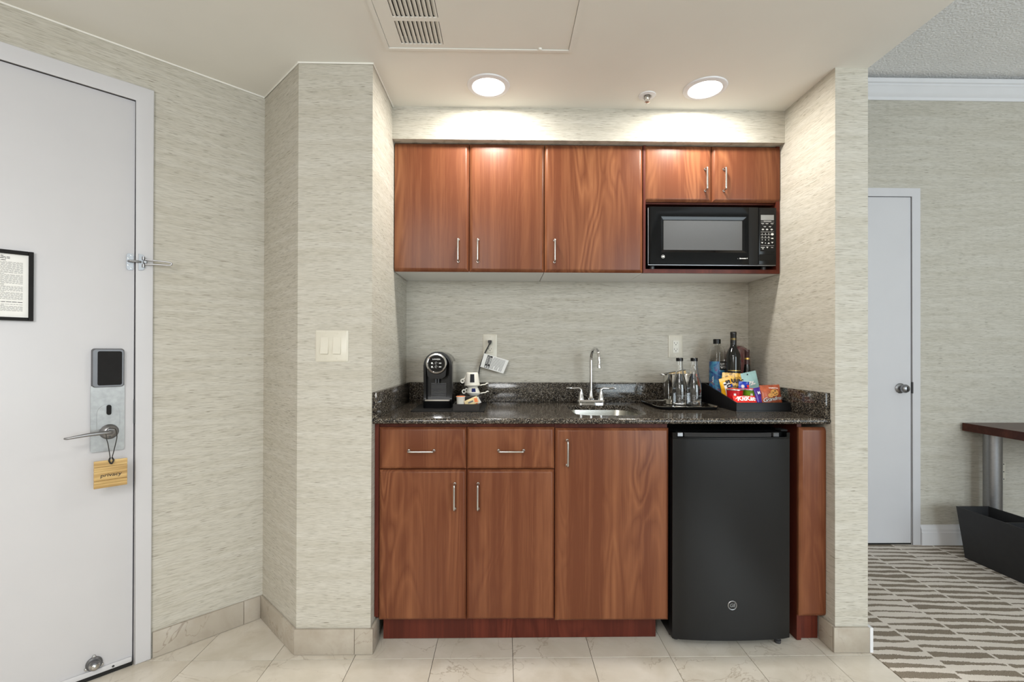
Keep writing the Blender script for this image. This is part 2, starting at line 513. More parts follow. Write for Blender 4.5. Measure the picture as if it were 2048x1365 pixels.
# ---------------------------------------------------------------- floors
b = nb(); box(b, (-3.4, -2.6, -.10), (XRO + .002, 2.9, -.0035))
floor = struct('floor', b, 'grout', 'cream marble tile floor of the entry in front of the kitchenette', 'floor')
FR['floor'] = Matrix.Identity(4)
TX, TY, TS = -1.1818, 1.8294, .3048
meshes = {}
for j in range(-6, 2):
    for i in range(-7, 9):
        x0, y0 = TX + i * TS, TY + j * TS
        x1, y1 = x0 + TS, y0 + TS
        if j == 1 and x0 < -.6: continue
        if x0 > XRO - .02: continue
        x1c = min(x1, XRO + .001)
        if (x0 + x1) / 2 - (y0 + y1) / 2 < -3.198 - .25: continue
        key = round(x1c - x0, 4)
        if key not in meshes:
            bb = nb(); box(bb, (.0009, .0015, -.0034), (key - .0009, TS - .0015, 0), .0006, 1)
            bmesh.ops.recalc_face_normals(bb, faces=bb.faces)
            me = bpy.data.meshes.new('tile'); bb.to_mesh(me); bb.free(); me.materials.append(M['tile']); meshes[key] = me
        o = bpy.data.objects.new('tile', meshes[key]); COL.objects.link(o); o.parent = floor; o.location = (x0, y0, random.uniform(-.0003, .0003))
b = nb(); box(b, (XRO + .002, -2.6, -.10), (5.2, 3.0, .002))
struct('floor', b, 'carpet', 'cream carpet with brown wedge stripes in the room on the right', 'carpet')

# ---------------------------------------------------------------- walls and ceilings
b = nb(); prism(b, [(XLO, YW), (XL, YW), (XL, YB + .1), (-1.2, YB + .1), (-1.2, YW - XLO + 1.2 - .0), (-1.068, 2.1291)], 'z', -.05, ZC + .1)
b.free()
b = nb(); prism(b, [(XLO, YW), (XL, YW), (XL, YB + .1), (-1.30, YB + .1), (-1.30, 2.3611), (-1.068, 2.1291)], 'z', -.05, ZC + .1)
struct('wall_column', b, 'paper', 'wallpapered wall end with angled side left of the kitchenette', 'wall')
b = nb(); box(b, (XL - .01, YB, -.05), (XR + .01, YB + .1, ZC + .1))
struct('wall_back', b, 'paper', 'wallpapered back wall of the kitchenette between counter and wall cabinets', 'wall')
b = nb(); box(b, (XR, YWR, -.05), (XRO, YF + .05, ZC + .6))
struct('wall_right', b, 'paper', 'narrow wallpapered wall end right of the kitchenette', 'wall')
b = nb(); box(b, (XL, YS, ZS), (XR, YB, ZC + .05))
struct('wall_soffit', b, 'paper', 'wallpapered soffit band above the wall cabinets', 'wall')
b = nb()
for lo, hi in (((-.16, -.15, -.05), (.408, 0, 2.4)), ((1.415, -.15, -.05), (2.1, 0, 2.4)), ((.408, -.15, 2.168), (1.415, 0, 2.4))):
    box(b, lo, hi)
struct('wall_left', dw(b), 'paper', 'wallpapered wall around the white entrance door on the left', 'wall')
b = nb(); box(b, (-2.70, -2.6, -.05), (-2.55, .75, 2.4)); struct('wall_entry', b, 'paper', 'wallpapered side wall of the entry behind the viewer', 'wall')
b = nb(); box(b, (XRO - .2, YF, -.05), (5.2, YF + .12, 3.0)); struct('wall_far', b, 'paper', 'grey green wallpapered wall of the room on the right', 'wall')
b = nb(); box(b, (5.05, -2.6, -.05), (5.2, 3.0, 3.0)); struct('wall_side', b, 'paper', 'outer side wall of the room on the right', 'wall')
b = nb()
for lo, hi in (((-2.7, -2.6, -.05), (1.65, -2.45, 3.0)), ((4.35, -2.6, -.05), (5.2, -2.45, 3.0)), ((1.65, -2.6, -.05), (4.35, -2.45, .55)), ((1.65, -2.6, 2.35), (4.35, -2.45, 3.0))):
    box(b, lo, hi)
struct('wall_rear', b, 'paper', 'wall with the window behind the viewer', 'wall')
b = nb()
for lo, hi in (((1.65, -2.56, .55), (4.35, -2.5, .6)), ((1.65, -2.56, 2.3), (4.35, -2.5, 2.35)), ((1.65, -2.56, .6), (1.7, -2.5, 2.3)), ((4.3, -2.56, .6), (4.35, -2.5, 2.3)), ((2.97, -2.56, .6), (3.03, -2.5, 2.3))):
    box(b, lo, hi)
struct('window_1', b, 'trimwhite', 'white framed window behind the viewer', 'window')
# entry ceiling with a hole for the access panel
PX0, PX1, PY0, PY1 = -.4445, .2568, .95, 1.778
b = nb()
for lo, hi in (((-3.0, -2.6, ZC), (PX0, 2.65, ZCR + .05)), ((PX1, -2.6, ZC), (XRO, 2.65, ZCR + .05)), ((PX0, PY1, ZC), (PX1, 2.65, ZCR + .05)), ((PX0, -2.6, ZC), (PX1, PY0, ZCR + .05))):
    box(b, lo, hi)
struct('ceiling', b, 'ceiling', 'low smooth cream ceiling over the entry and kitchenette', 'ceiling')
b = nb(); box(b, (XRO, -2.6, ZCR), (5.2, 3.0, ZCR + .1)); struct('ceiling', b, 'popcorn', 'higher textured white ceiling of the room on the right', 'ceiling')

b = nb(); tube(b, [DM @ Vector((1.6, .002, ZC - .002)), DM @ Vector((.004, .002, ZC - .002)), Vector((XLO, YW - .003, ZC - .002)), Vector((XL + .002, YW - .003, ZC - .002)), Vector((XL + .003, YS, ZC - .002))], .0035, 8); struct('trim_3', b, 'ceiling', 'thin painted bead where the wallpaper meets the low ceiling', 'trim')
# crown and skirting of the far room
b = nb()
prof = [(YF, 2.735), (YF - .006, 2.735), (YF - .010, 2.742), (YF - .010, 2.752), (YF - .016, 2.758), (YF - .030, 2.775), (YF - .036, 2.795), (YF - .046, 2.806), (YF - .046, 2.815), (YF - .054, 2.820), (YF - .058, 2.842), (YF, 2.842)]
prism(b, prof, 'x', XRO, 5.05); struct('trim_1', b, 'trimwhite', 'white crown moulding along the far wall below the textured ceiling', 'moulding')
b = nb()
prof = [(YF, 0), (YF - .018, 0), (YF - .018, .078), (YF - .014, .084), (YF - .014, .098), (YF - .009, .106), (YF - .006, .122), (YF, .124)]
prism(b, prof, 'x', 2.558, 5.05); struct('baseboard_far', b, 'trimwhite', 'white moulded baseboard along the far wall right of the white door', 'baseboard')

# marble skirting of the entry: one parent per run, a tile child per piece
def base_run(name, label, pts_list):
    t = thing(name, label, 'baseboard', pts_list[0][0], 0, None, 'structure')
    for p in pts_list:
        o, d, n, segs, h = [p[0], Vector(p[1]), Vector(p[2]), p[3], p[4]]
        o = Vector(o)
        for s0, s1 in segs:
            b = nb()
            q = [(s0 + .0006, 0, .001), (s1 - .0006, .012, h)]
            box(b, q[0], q[1], .0018, 2)
            mx = Matrix(((d.x, n.x, 0, o.x), (d.y, n.y, 0, o.y), (0, 0, 1, 0), (0, 0, 0, 1)))
            b.transform(mx)
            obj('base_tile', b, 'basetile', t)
r2 = math.sqrt(.5)
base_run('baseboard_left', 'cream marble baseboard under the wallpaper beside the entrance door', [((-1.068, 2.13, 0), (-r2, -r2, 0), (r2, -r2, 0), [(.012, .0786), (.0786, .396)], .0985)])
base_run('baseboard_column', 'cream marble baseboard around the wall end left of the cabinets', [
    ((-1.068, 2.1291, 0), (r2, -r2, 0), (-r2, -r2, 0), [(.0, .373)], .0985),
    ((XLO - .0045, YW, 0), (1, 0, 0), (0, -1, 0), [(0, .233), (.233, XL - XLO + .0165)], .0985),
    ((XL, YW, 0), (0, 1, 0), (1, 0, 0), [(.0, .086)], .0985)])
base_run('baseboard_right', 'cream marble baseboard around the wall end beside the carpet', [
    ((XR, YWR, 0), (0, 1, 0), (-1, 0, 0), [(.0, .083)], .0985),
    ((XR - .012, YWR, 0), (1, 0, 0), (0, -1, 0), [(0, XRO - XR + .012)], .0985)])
b = nb(); prism(b, [(XRO, YWR - .012), (XRO + .012, YWR - .012), (XRO + .012, YWR + .25), (XRO, YWR + .25)], 'z', 0, .098); struct('trim_2', b, 'trimwhite', 'white strip ending the marble baseboard at the carpet', 'trim')

# ---------------------------------------------------------------- entrance door (parts in the door-wall frame)
door = thing('door_1', 'white entrance door with electronic lock in the angled wall at left', 'door', tuple(DW), DA, None, 'structure')
def dpart(name, b, mat, parent=None, **k): return obj(name, dw(b), mat, parent or door, **k)
b = nb(); box(b, (.4550, -.045, .014), (1.368, 0, 2.1175), .002, 2); leaf = dpart('door_leaf', b, 'white')
b = nb()
oc, ic = .3995, .4515
prism(b, [(oc, 0), (oc, 2.1765), (1.4235, 2.1765), (1.4235, 0), (1.3715, 0), (1.3715, 2.1215), (ic, 2.1215), (ic, 0)], 'y', -.12, .012)
es = [e for e in b.edges if all(abs(v.co.y - .012) < 1e-5 for v in e.verts)]
bmesh.ops.bevel(b, geom=es, offset=.004, segments=3, affect='EDGES', profile=.5)
dpart('door_frame', b, 'white')
b = nb(); box(b, (.40, -.13, 0), (1.42, -.12, 2.17)); dpart('outer_side', b, 'slot')
b = nb(); box(b, (.458, 0, .0165), (1.366, .007, .0345), .0015, 2); sw = dpart('door_sweep', b, 'white')
b = nb(); box(b, (.456, -.03, .0015), (1.366, .004, .0165)); dpart('sweep_rubber', b, 'slot')
b = nb(); lathe(b, [(0, .0015), (.004, .0015), (.004, 0), (0, 0)], (.511, .0065, .0245), 12, 'y'); dpart('screw', b, 'grey', sw)
# lock plate
b = nb(); prism(b, rrect(.4830, .8135, .5775, 1.052, .006), 'y', 0, .006)
for v in b.verts:
    if v.co.y > .005: v.co.y += .004 * (1 - ((v.co.x - .530) / .0475) ** 2)
plate = dpart('lock_plate', b, 'platemetal')
b = nb(); prism(b, rrect(.4835, 1.044, .5765, 1.186, .010), 'y', .0005, .016, rrect(.4875, 1.048, .5725, 1.182, .009)); rd = dpart('card_reader', b, 'bezel', plate)
b = nb(); prism(b, rrect(.492, 1.053, .560, 1.176, .006), 'y', .0160, .0172); dpart('reader_window', b, 'matblack', plate)
arch = [(.4985, .895), (.5605, .895), (.5605, .952)] + [(.5295 + .031 * math.cos(R(a)), .952 + .031 * math.sin(R(a))) for a in range(15, 180, 15)] + [(.4985, .952)]
b = nb(); prism(b, arch, 'y', .0065, .0120); dpart('lock_cover', b, 'platemetal', plate)
b = nb(); prism(b, rrect(.5215, .9455, .5345, .9815, .0064), 'y', .0121, .021); dpart('thumb_turn', b, 'matblack', plate)
b = nb(); lathe(b, [(0, .030), (.012, .030), (.021, .024), (.027, .014), (.028, .006), (0, .006)], (.5265, 0, .884), 36, 'y'); rose = dpart('lever_rose', b, 'satin', plate)
b = nb()
for dz in (.0135, -.0165): lathe(b, [(0, .0286), (.003, .0286), (.003, .020), (0, .020)], (.5265, 0, .884 + dz), 12, 'y')
dpart('rose_screw', b, 'grey', plate)
b = nb()
tube(b, spline([(.5265, .028, .885), (.5245, .052, .886), (.530, .066, .8875), (.552, .072, .8885), (.585, .074, .8875), (.616, .0735, .884), (.640, .070, .8805), (.648, .066, .8805)], 7),
     [.0100] * 14 + [.0100 - .0062 * i / 35 for i in range(36)], 14, flat=.8)
dpart('lever_handle', b, 'satin')
b = nb(); box(b, (.4505, -.012, .905), (.4565, .0015, .994)); dpart('strike_plate', b, 'grey')
# swing bar guard
b = nb(); prism(b, rrect(.459, 1.4790, .4795, 1.542, .0085), 'y', 0, .003)
gp = dpart('guard_plate', b, 'satin')
b = nb()
for z in (1.535, 1.524, 1.498, 1.487):
    lathe(b, [(0, .0045), (.0024, .0040), (.0024, .003), (0, .003)], (.466 if z in (1.535, 1.487) else .4745, 0, z), 10, 'y')
dpart('screw', b, 'steel', gp)
b = nb(); tube(b, [(.475, .004, 1.5125), (.470, .017, 1.5125), (.455, .021, 1.5125), (.438, .017, 1.5122)], [.003, .0042, .0042, .0035], 10); dpart('guard_knob_arm', b, 'satin', gp)
b = nb(); prism(b, [(.4450, 1.4805), (.4450, 1.5425), (.433, 1.541), (.4265, 1.532), (.4265, 1.491), (.433, 1.482)], 'y', .012, .0155); hp = dpart('guard_hinge_plate', b, 'satin')
b = nb()
for z in (1.5265, 1.4985):
    lathe(b, [(0, -.006), (.0048, -.006), (.0048, .006), (0, .006)], (.431, .0195, z), 14, 'z')
dpart('hinge_barrel', b, 'satin', hp)
b = nb()
P = [(.4265, .024, 1.5215), (.385, .040, 1.5200), (.3545, .0515, 1.5175), (.3475, .054, 1.5125), (.3545, .0515, 1.5055), (.385, .040, 1.5065), (.4265, .024, 1.5045)]
tube(b, bend(P, .010, 4), .0026, 10); dpart('swing_bar', b, 'satin')
b = nb(); lathe(b, [(0, .034), (.005, .033), (.0068, .028), (.005, .022), (.003, .017), (0, .017)], (.4265, 0, 1.5125), 18, 'y'); dpart('guard_ball', b, 'satin', hp)
# domed floor bumper on the door
b = nb(); lathe(b, [(.0235, 0), (.0235, .006), (.019, .010), (.015, .010), (.0145, .02), (.011, .027), (.005, .030), (0, .0305)], (.5635, 0, .0565), 32, 'y')
db = dpart('door_bumper', b, 'bezel')
b = nb()
for a in (90, 210, 330):
    lathe(b, [(0, .006), (.005, .005), (.006, 0), (0, 0)], (.5635 + .0245 * math.cos(R(a)), 0, .0565 + .0245 * math.sin(R(a))), 12, 'y')
dpart('bumper_lug', b, 'steel', db)
b = nb(); lathe(b, [(.0165, .008), (.0165, .016), (.013, .026), (.007, .0305), (0, .0315), (0, .008)], (.5635, 0, .0545), 30, 'y'); dpart('rubber_dome', b, 'steel', db)

# framed notice on the door
nt = thing('notice_frame', 'black framed printed notice hanging on the white entrance door', 'notice', tuple(DM @ Vector((.845, 0, 1.276))), DA)
x0, x1, z0, z1, fwid = .7222, .965, 1.2762, 1.5058, .0122
b = nb()
prism(b, [(x0, z0), (x1, z0), (x1, z1), (x0, z1)], 'y', .0005, .002)
dpart('backing', b, 'matblack', nt)
b = nb()
for lo, hi in (((x0, .0005, z0), (x0 + fwid, .013, z1)), ((x1 - fwid, .0005, z0), (x1, .013, z1)), ((x0 + fwid, .0005, z0), (x1 - fwid, .013, z0 + .0105)), ((x0 + fwid, .0005, z1 - fwid), (x1 - fwid, .013, z1))):
    box(b, lo, hi, .001, 1)
dpart('frame', b, 'matblack', nt)
b = nb(); box(b, (x0 + fwid, .002, z0 + .0105), (x1 - fwid, .0045, z1 - fwid)); dpart('paper_sheet', b, 'card', nt)
b = nb(); b2 = nb()
rr = random.Random(3)
def dline(bm, z, a, c, h):
    x = a
    while x < c:
        wd = min(rr.uniform(.004, .012), c - x)
        quad(bm, [(x, .0047, z), (x + wd, .0047, z), (x + wd, .0047, z + h), (x, .0047, z + h)]); x += wd + .0016
for z, a, c in ((1.4855, .792, .89), (1.4815, .777, .90), (1.4775, .777, .90), (1.4715, .786, .93), (1.3355, .748, .935)): dline(b2, z, a, c, .0019)
z = 1.466
while z > 1.306:
    if not (1.331 < z < 1.342): dline(b, z, .7475 if rr.random() > .12 else .79, .938, .0011)
    z -= .00345
dpart('printed_text', b, 'greyprint', nt, kind='stuff'); dpart('printed_heading', b2, 'print', nt, kind='stuff')

# wooden sign on a cord, hung over the lever
sg = thing('privacy_sign', 'small bamboo sign reading privacy hanging by a black cord from the door lever', 'sign', tuple(DM @ Vector((.526, .035, .69))), DA)
b = nb(); prism(b, [(.4808, .6925), (.5725, .6985), (.5725, .794), (.4808, .7885)], 'y', .058, .064); bmesh.ops.bevel(b, geom=b.edges[:], offset=.001, segments=1, affect='EDGES')
b.free()
b = nb()
# bamboo strips, each its own piece, glued side by side
hs = [(.6935, .7092), (.7092, .7200), (.7200, .7520), (.7520, .7680), (.7680, .7900)]
for k, (za, zb) in enumerate(hs):
    b = nb(); box(b, (.4808, .058, za + .0004), (.5725, .064 + (.0006 if k % 2 else 0), zb - .0003), .0008, 1); dpart('bamboo_strip', b, 'bamboo', sg)
b = nb(); text(b, 'privacy', .0172, lambda x, y: Vector((.5265 - x * 1.18, .0648, .7375 + y)), shear=.12, bold=.0001); dpart('lettering', b, 'print', sg)
b = nb()
tube(b, spline([(.5235, .062, .7955), (.515, .070, .845), (.512, .078, .873), (.515, .076, .896), (.520, .066, .901), (.531, .062, .901), (.5385, .066, .896), (.541, .078, .873), (.535, .070, .845), (.5285, .063, .7955)], 6), .0014, 8)
tube(b, spline([(.5235, .062, .797), (.520, .0685, .788), (.526, .0685, .777), (.532, .0685, .788), (.5285, .062, .797)], 6), .0026, 8)
dpart('cord', b, 'cord', sg)

# ---------------------------------------------------------------- switch plate
sp = thing('light_switch', 'double rocker light switch plate on the wall end left of the kitchenette', 'light switch', (-.671, YW, 1.1376))
def wplate(bm, x0, x1, z0, z1, y, d=.006, r=.004):
    prism(bm, rrect(x0, z0, x1, z1, r, 3), 'y', y, y - d * .5)
    prism(bm, rrect(x0, z0, x1, z1, r, 3), 'y', y - d * .5, y - d, rrect(x0 + .005, z0 + .005, x1 - .005, z1 - .005, r, 3))
b = nb(); wplate(b, -.7343, -.6079, 1.1376, 1.2600, YW); obj('plate', b, 'almond', sp)
for a, c in ((-.7135, -.6835), (-.6655, -.6350)):
    b = nb(); prism(b, [(YW - .006, 1.1685), (YW - .0135, 1.1685), (YW - .0085, 1.201), (YW - .0075, 1.233), (YW - .006, 1.233)], 'x', a, c)
    obj('rocker', b, 'almond', sp)
    for z in (1.1500, 1.2480):
        b = nb(); lathe(b, [(0, -.0015), (.003, -.001), (.0035, 0), (0, 0)], ((a + c) / 2, YW - .006, z), 12, 'y'); box(b, ((a + c) / 2 - .0005, YW - .0078, z - .0026), ((a + c) / 2 + .0005, YW - .0074, z + .0026)); obj('screw', b, 'almond', sp)

# ---------------------------------------------------------------- ceiling panel, downlights, sprinkler
ap = thing('ceiling_access_panel', 'painted ceiling access panel with a louvred vent at its corner', 'access panel', (-.1, 1.36, ZC))
b = nb()
def ring_rect(bm, o, i, z0, z1):
    for lo, hi in (((o[0], o[1], z0), (i[0], o[3], z1)), ((i[2], o[1], z0), (o[2], o[3], z1)), ((i[0], o[1], z0), (i[2], i[1], z1)), ((i[0], i[3], z0), (i[2], o[3], z1))):
        box(bm, lo, hi)
ring_rect(b, (PX0, PY0, PX1, PY1), (-.4300, PY0 + .018, .2390, PY1 - .012), ZC - .004, ZC + .012); obj('panel_frame', b, 'ceiling', ap)
GX0, GX1 = -.3795, -.2255
rows = [(1.6235, 1.7440), (1.4900, 1.6050), (1.3560, 1.4720)]
ix0, ix1, iy0, iy1 = -.4285, .2375, PY0 + .0195, PY1 - .0135
b = nb()
zp0, zp1 = ZC - .001, ZC + .003
box(b, (ix0, iy0, zp0), (GX0, iy1, zp1)); box(b, (GX1, iy0, zp0), (ix1, iy1, zp1))
edges_y = [iy1] + [y for r_ in rows for y in (r_[1], r_[0])] + [iy0]
for k in range(0, len(edges_y), 2):
    box(b, (GX0, edges_y[k + 1], zp0), (GX1, edges_y[k], zp1))
obj('panel_leaf', b, 'ceiling', ap)
for r_ in rows:
    for k in range(10):
        b = nb(); xc = GX0 + (k + .62) * (GX1 - GX0) / 10
        prism(b, [(xc - .0105, ZC + .0075), (xc + .0015, ZC - .0012), (xc + .0040, ZC - .0012), (xc - .008, ZC + .0075)], 'y', r_[0], r_[1]); obj('louvre_slat', b, 'ceiling', ap)
b = nb(); box(b, (PX0, PY0, ZC + .05), (PX1, PY1, ZC + .06)); obj('duct_backing', b, 'grey', ap)
b = nb(); lathe(b, [(0, -.008), (.006, -.006), (.008, 0), (0, 0)], (.1308, 1.7614, ZC), 16); obj('latch_knob', b, 'ceiling', ap)

for (x, y), lab in (((-.069, 2.013), 'round lit recessed ceiling light above the left cabinets'), ((.856, 2.012), 'round lit recessed ceiling light near the sprinkler at right')):
    t = thing('recessed_downlight', lab, 'ceiling light', (x, y, ZC), 0, 'recessed downlights over the kitchenette')
    b = nb(); lathe(b, [(.0665, -.003), (.0695, -.0075), (.075, -.0085), (.0885, -.0045), (.0905, 0), (.066, 0), (.0665, -.003)], (x, y, ZC), 56); obj('trim_ring', b, 'trimwhite', t)
    b = nb(); lathe(b, [(0, -.0045), (.04, -.0042), (.0672, -.003), (.0672, -.0005), (0, -.0005)], (x, y, ZC), 48); obj('lens', b, 'lens', t)
    area('downlight_lamp', (x, y, ZC - .009), (0, 0, 0), .125, .125, DOWNLIGHT_W, (1, .97, .89), 'DISK')

t = thing('fire_sprinkler', 'small pendent fire sprinkler on the ceiling between the two lights', 'sprinkler', (.626, 2.074, ZC))
b = nb(); lathe(b, [(.0155, -.002), (.021, -.006), (.0365, -.0035), (.0375, 0), (.0155, 0), (.0155, -.002)], (.626, 2.074, ZC), 36); obj('escutcheon', b, 'trimwhite', t)
b = nb(); lathe(b, [(0, -.016), (.005, -.016), (.0065, -.010), (.011, -.009), (.012, 0), (0, 0)], (.626, 2.074, ZC), 20); obj('body', b, 'steel', t)
b = nb()
for sx in (-1, 1): tube(b, spline([(.626 + sx * .009, 2.074, ZC - .008), (.626 + sx * .0105, 2.074, ZC - .018), (.626 + sx * .004, 2.074, ZC - .031)], 5), .0018, 8)
tube(b, [(.626, 2.074, ZC - .016), (.626, 2.074, ZC - .031)], .0016, 8)
obj('frame_arm', b, 'steel', t)
b = nb(); lathe(b, [(0, -.036), (.004, -.035), (.0125, -.032), (.0125, -.0305), (0, -.0305)], (.626, 2.074, ZC), 18); obj('deflector', b, 'steel', t)

# ---------------------------------------------------------------- cabinets
def door_front(bm, x0, x1, z0, z1, y, th=.020, bw=.017, left=True, right=True):
    """slab front with a soft, wide bevel on its face"""
    n = len([0]); steps = [(0, .0095), (.25, .0052), (.55, .0020), (.85, .0004), (1, 0)]
    loops = [[(x0, y + th, z0), (x1, y + th, z0), (x1, y + th, z1), (x0, y + th, z1)]]
    for f, dpt in steps:
        i = bw * f; l = i if left else 0; r = i if right else 0
        loops.append([(x0 + l, y + dpt, z0 + i), (x1 - r, y + dpt, z0 + i), (x1 - r, y + dpt, z1 - i), (x0 + l, y + dpt, z1 - i)])
    V = [[bm.verts.new(p) for p in L] for L in loops]
    bm.faces.new(V[0]); bm.faces.new(V[-1])
    for A, B in zip(V, V[1:]):
        for k in range(4): bm.faces.new((A[k], A[(k + 1) % 4], B[(k + 1) % 4], B[k]))

def pull(parent, x, z, y, length=.102, vert=True, out=.027):
    b = nb(); h = length / 2
    if vert: P = [(x, y, z - h), (x, y - out, z - h), (x, y - out, z + h), (x, y, z + h)]
    else: P = [(x - h, y, z), (x - h, y - out, z), (x + h, y - out, z), (x + h, y, z)]
    tube(b, bend(P, .008, 5), .0040, 10)
    for p in (P[0], P[3]): lathe(b, [(0, -.003), (.0055, -.003), (.006, 0), (0, 0)], p, 14, 'y')
    obj('handle', b, 'steel', parent, 40, label='brushed steel bar handle')

G = .0014
# wall cabinets
ux = [XL + .003, -.1655, .1885, .6545, .9815, 1.3060]
ztop, zbot = 2.1565, ZU + .0008
c1 = thing('wall_cabinet', 'cherry wood wall cabinet with two tall doors at the left end', 'cabinet', (-.16, YU, ZU), 0, 'wall cabinets above the counter')
b = nb(); box(b, (ux[0], YU + .022, ZU + .004), (ux[2] - .0015, YB - .001, ztop)); obj('carcass', b, 'carcass', c1)
b = nb(); box(b, (ux[0] + .001, YU + .0205, ZU), (ux[2] - .002, YB - .001, ZU + .004)); obj('underside', b, 'melamine', c1, label='white melamine underside panel')
for a, c, hx in ((ux[0], ux[1], -.2145), (ux[1], ux[2], -.1235)):
    b = nb(); door_front(b, a + G, c - G, zbot, ztop - .001, YU, left=a > -.4); d = obj('cabinet_door', b, 'wood', c1, 20); pull(d, hx, 1.652, YU)
c2 = thing('wall_cabinet', 'cherry wood wall cabinet with one wide door left of the microwave', 'cabinet', (.42, YU, ZU), 0, 'wall cabinets above the counter')
b = nb(); box(b, (ux[2] + .0005, YU + .022, ZU + .004), (ux[3] - .0005, YB - .001, ztop)); obj('carcass', b, 'carcass', c2)
b = nb(); box(b, (ux[2] + .001, YU + .0205, ZU), (ux[3] - .001, YB - .001, ZU + .004)); obj('underside', b, 'melamine', c2, label='white melamine underside panel')
b = nb(); door_front(b, ux[2] + G, ux[3] - G, zbot, ztop - .001, YU); d = obj('cabinet_door', b, 'wood', c2, 20); pull(d, .2355, 1.652, YU)
c3 = thing('wall_cabinet', 'cherry wood wall cabinet with two short doors over the microwave niche', 'cabinet', (.98, YU, ZU), 0, 'wall cabinets above the counter')
NZ0, NZ1 = 1.5715, 1.8835
NXL, NXR = .6665, 1.2895
b = nb()
box(b, (ux[3] + .0008, YU + .0213, ZU + .004), (NXL, YB - .001, ztop)); box(b, (NXR, YU + .0213, ZU + .004), (ux[5], YB - .001, ztop)); box(b, (ux[3] + .0008, YU + .004, ZU + .0005), (NXL, YU + .0213, ztop)); box(b, (NXR, YU + .004, ZU + .0005), (ux[5], YU + .0213, ztop))
box(b, (NXL, YU + .0213, ZU + .004), (NXR, YB - .02, NZ0)); box(b, (NXL, YU + .004, ZU + .0005), (NXR, YU + .0213, NZ0)); box(b, (NXL, YU + .022, NZ1), (NXR, YB - .02, ztop)); box(b, (NXL, YB - .02, ZU + .004), (NXR, YB - .001, ztop))
obj('carcass', b, 'carcass', c3)
b = nb(); box(b, (ux[3] + .001, YU + .0215, ZU), (ux[5] - .001, YB - .001, ZU + .004)); obj('underside', b, 'melamine', c3, label='white melamine underside panel')
for a, c, hx in ((ux[3], ux[4], .9475), (ux[4], ux[5], 1.0360)):
    b = nb(); door_front(b, a + G + (.003 if a == ux[3] else 0), c - G, 1.8905, ztop - .001, YU, right=c < 1.2); d = obj('cabinet_door', b, 'wood', c3, 20); pull(d, hx, 1.994, YU)

# base cabinets
bx = [-.4990, -.1480, .2055, .6675]
k1 = thing('base_cabinet', 'cherry wood base cabinet with two drawers over two doors at left', 'cabinet', (-.15, YD, .1), 0, 'base cabinets under the counter')
b = nb(); box(b, (XL + .002, YD + .024, .104), (bx[2] - .0012, 2.48, .8905)); obj('carcass', b, 'carcass', k1)
b = nb(); box(b, (XL + .001, YD + .010, .115), (bx[0] - .001, YD + .024, .8905)); obj('filler_strip', b, 'carcass', k1)
for a, c, hx in ((bx[0], bx[1], -.3285), (bx[1], bx[2], .0300)):
    b = nb(); door_front(b, a + G, c - G, .7078, .8750, YD, bw=.013); d = obj('drawer_front', b, 'wood_low', k1, 20); pull(d, hx, .7822, YD, .100, False)
for a, c, hx in ((bx[0], bx[1], -.1952), (bx[1], bx[2], -.1022)):
    b = nb(); door_front(b, a + G, c - G, .1035, .7045, YD, bw=.013); d = obj('cabinet_door', b, 'wood_low', k1, 20); pull(d, hx, .600, YD, .100)
k2 = thing('base_cabinet', 'cherry wood base cabinet with one tall door under the sink', 'cabinet', (.44, YD, .1), 0, 'base cabinets under the counter')
b = nb()
box(b, (bx[2] + .0002, YD + .024, .104), (bx[2] + .016, 2.48, .8905)); box(b, (bx[3] - .018, YD + .024, .104), (bx[3] - .001, 2.48, .8905))
box(b, (bx[2] + .016, YD + .024, .104), (bx[3] - .018, 2.48, .120)); box(b, (bx[2] + .016, 2.465, .120), (bx[3] - .018, 2.48, .8905)); box(b, (bx[2] + .016, YD + .024, .8400), (bx[3] - .018, YD + .040, .8905))
obj('carcass', b, 'carcass', k2)
b = nb(); door_front(b, bx[2] + G + .001, bx[3] - G, .0975, .8715, YD - .002, bw=.013); d = obj('cabinet_door', b, 'wood_low', k2, 20); pull(d, .2545, .7735, YD - .002, .100)
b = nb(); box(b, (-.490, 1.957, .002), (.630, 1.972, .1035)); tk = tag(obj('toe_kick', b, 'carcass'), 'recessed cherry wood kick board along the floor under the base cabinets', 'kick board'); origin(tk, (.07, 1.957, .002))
b = nb(); box(b, (.632, 1.957, .002), (.640, 1.968, .0985)); box(b, (.644, 1.96, .002), (.650, 1.968, .0985)); b.free()
ep = thing('end_panel', 'narrow cherry wood end panel between the fridge and the right wall', 'panel', (1.25, YD, 0))
b = nb(); door_front(b, 1.2005, 1.3065, .108, .8745, YD, bw=.016, right=False); obj('panel_face', b, 'wood_low', ep, 20)
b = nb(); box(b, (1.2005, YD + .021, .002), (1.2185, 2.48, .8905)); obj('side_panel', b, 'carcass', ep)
b = nb(); box(b, (1.2190, 1.940, .002), (1.2955, 1.955, .1075)); obj('kick_board', b, 'carcass', ep)

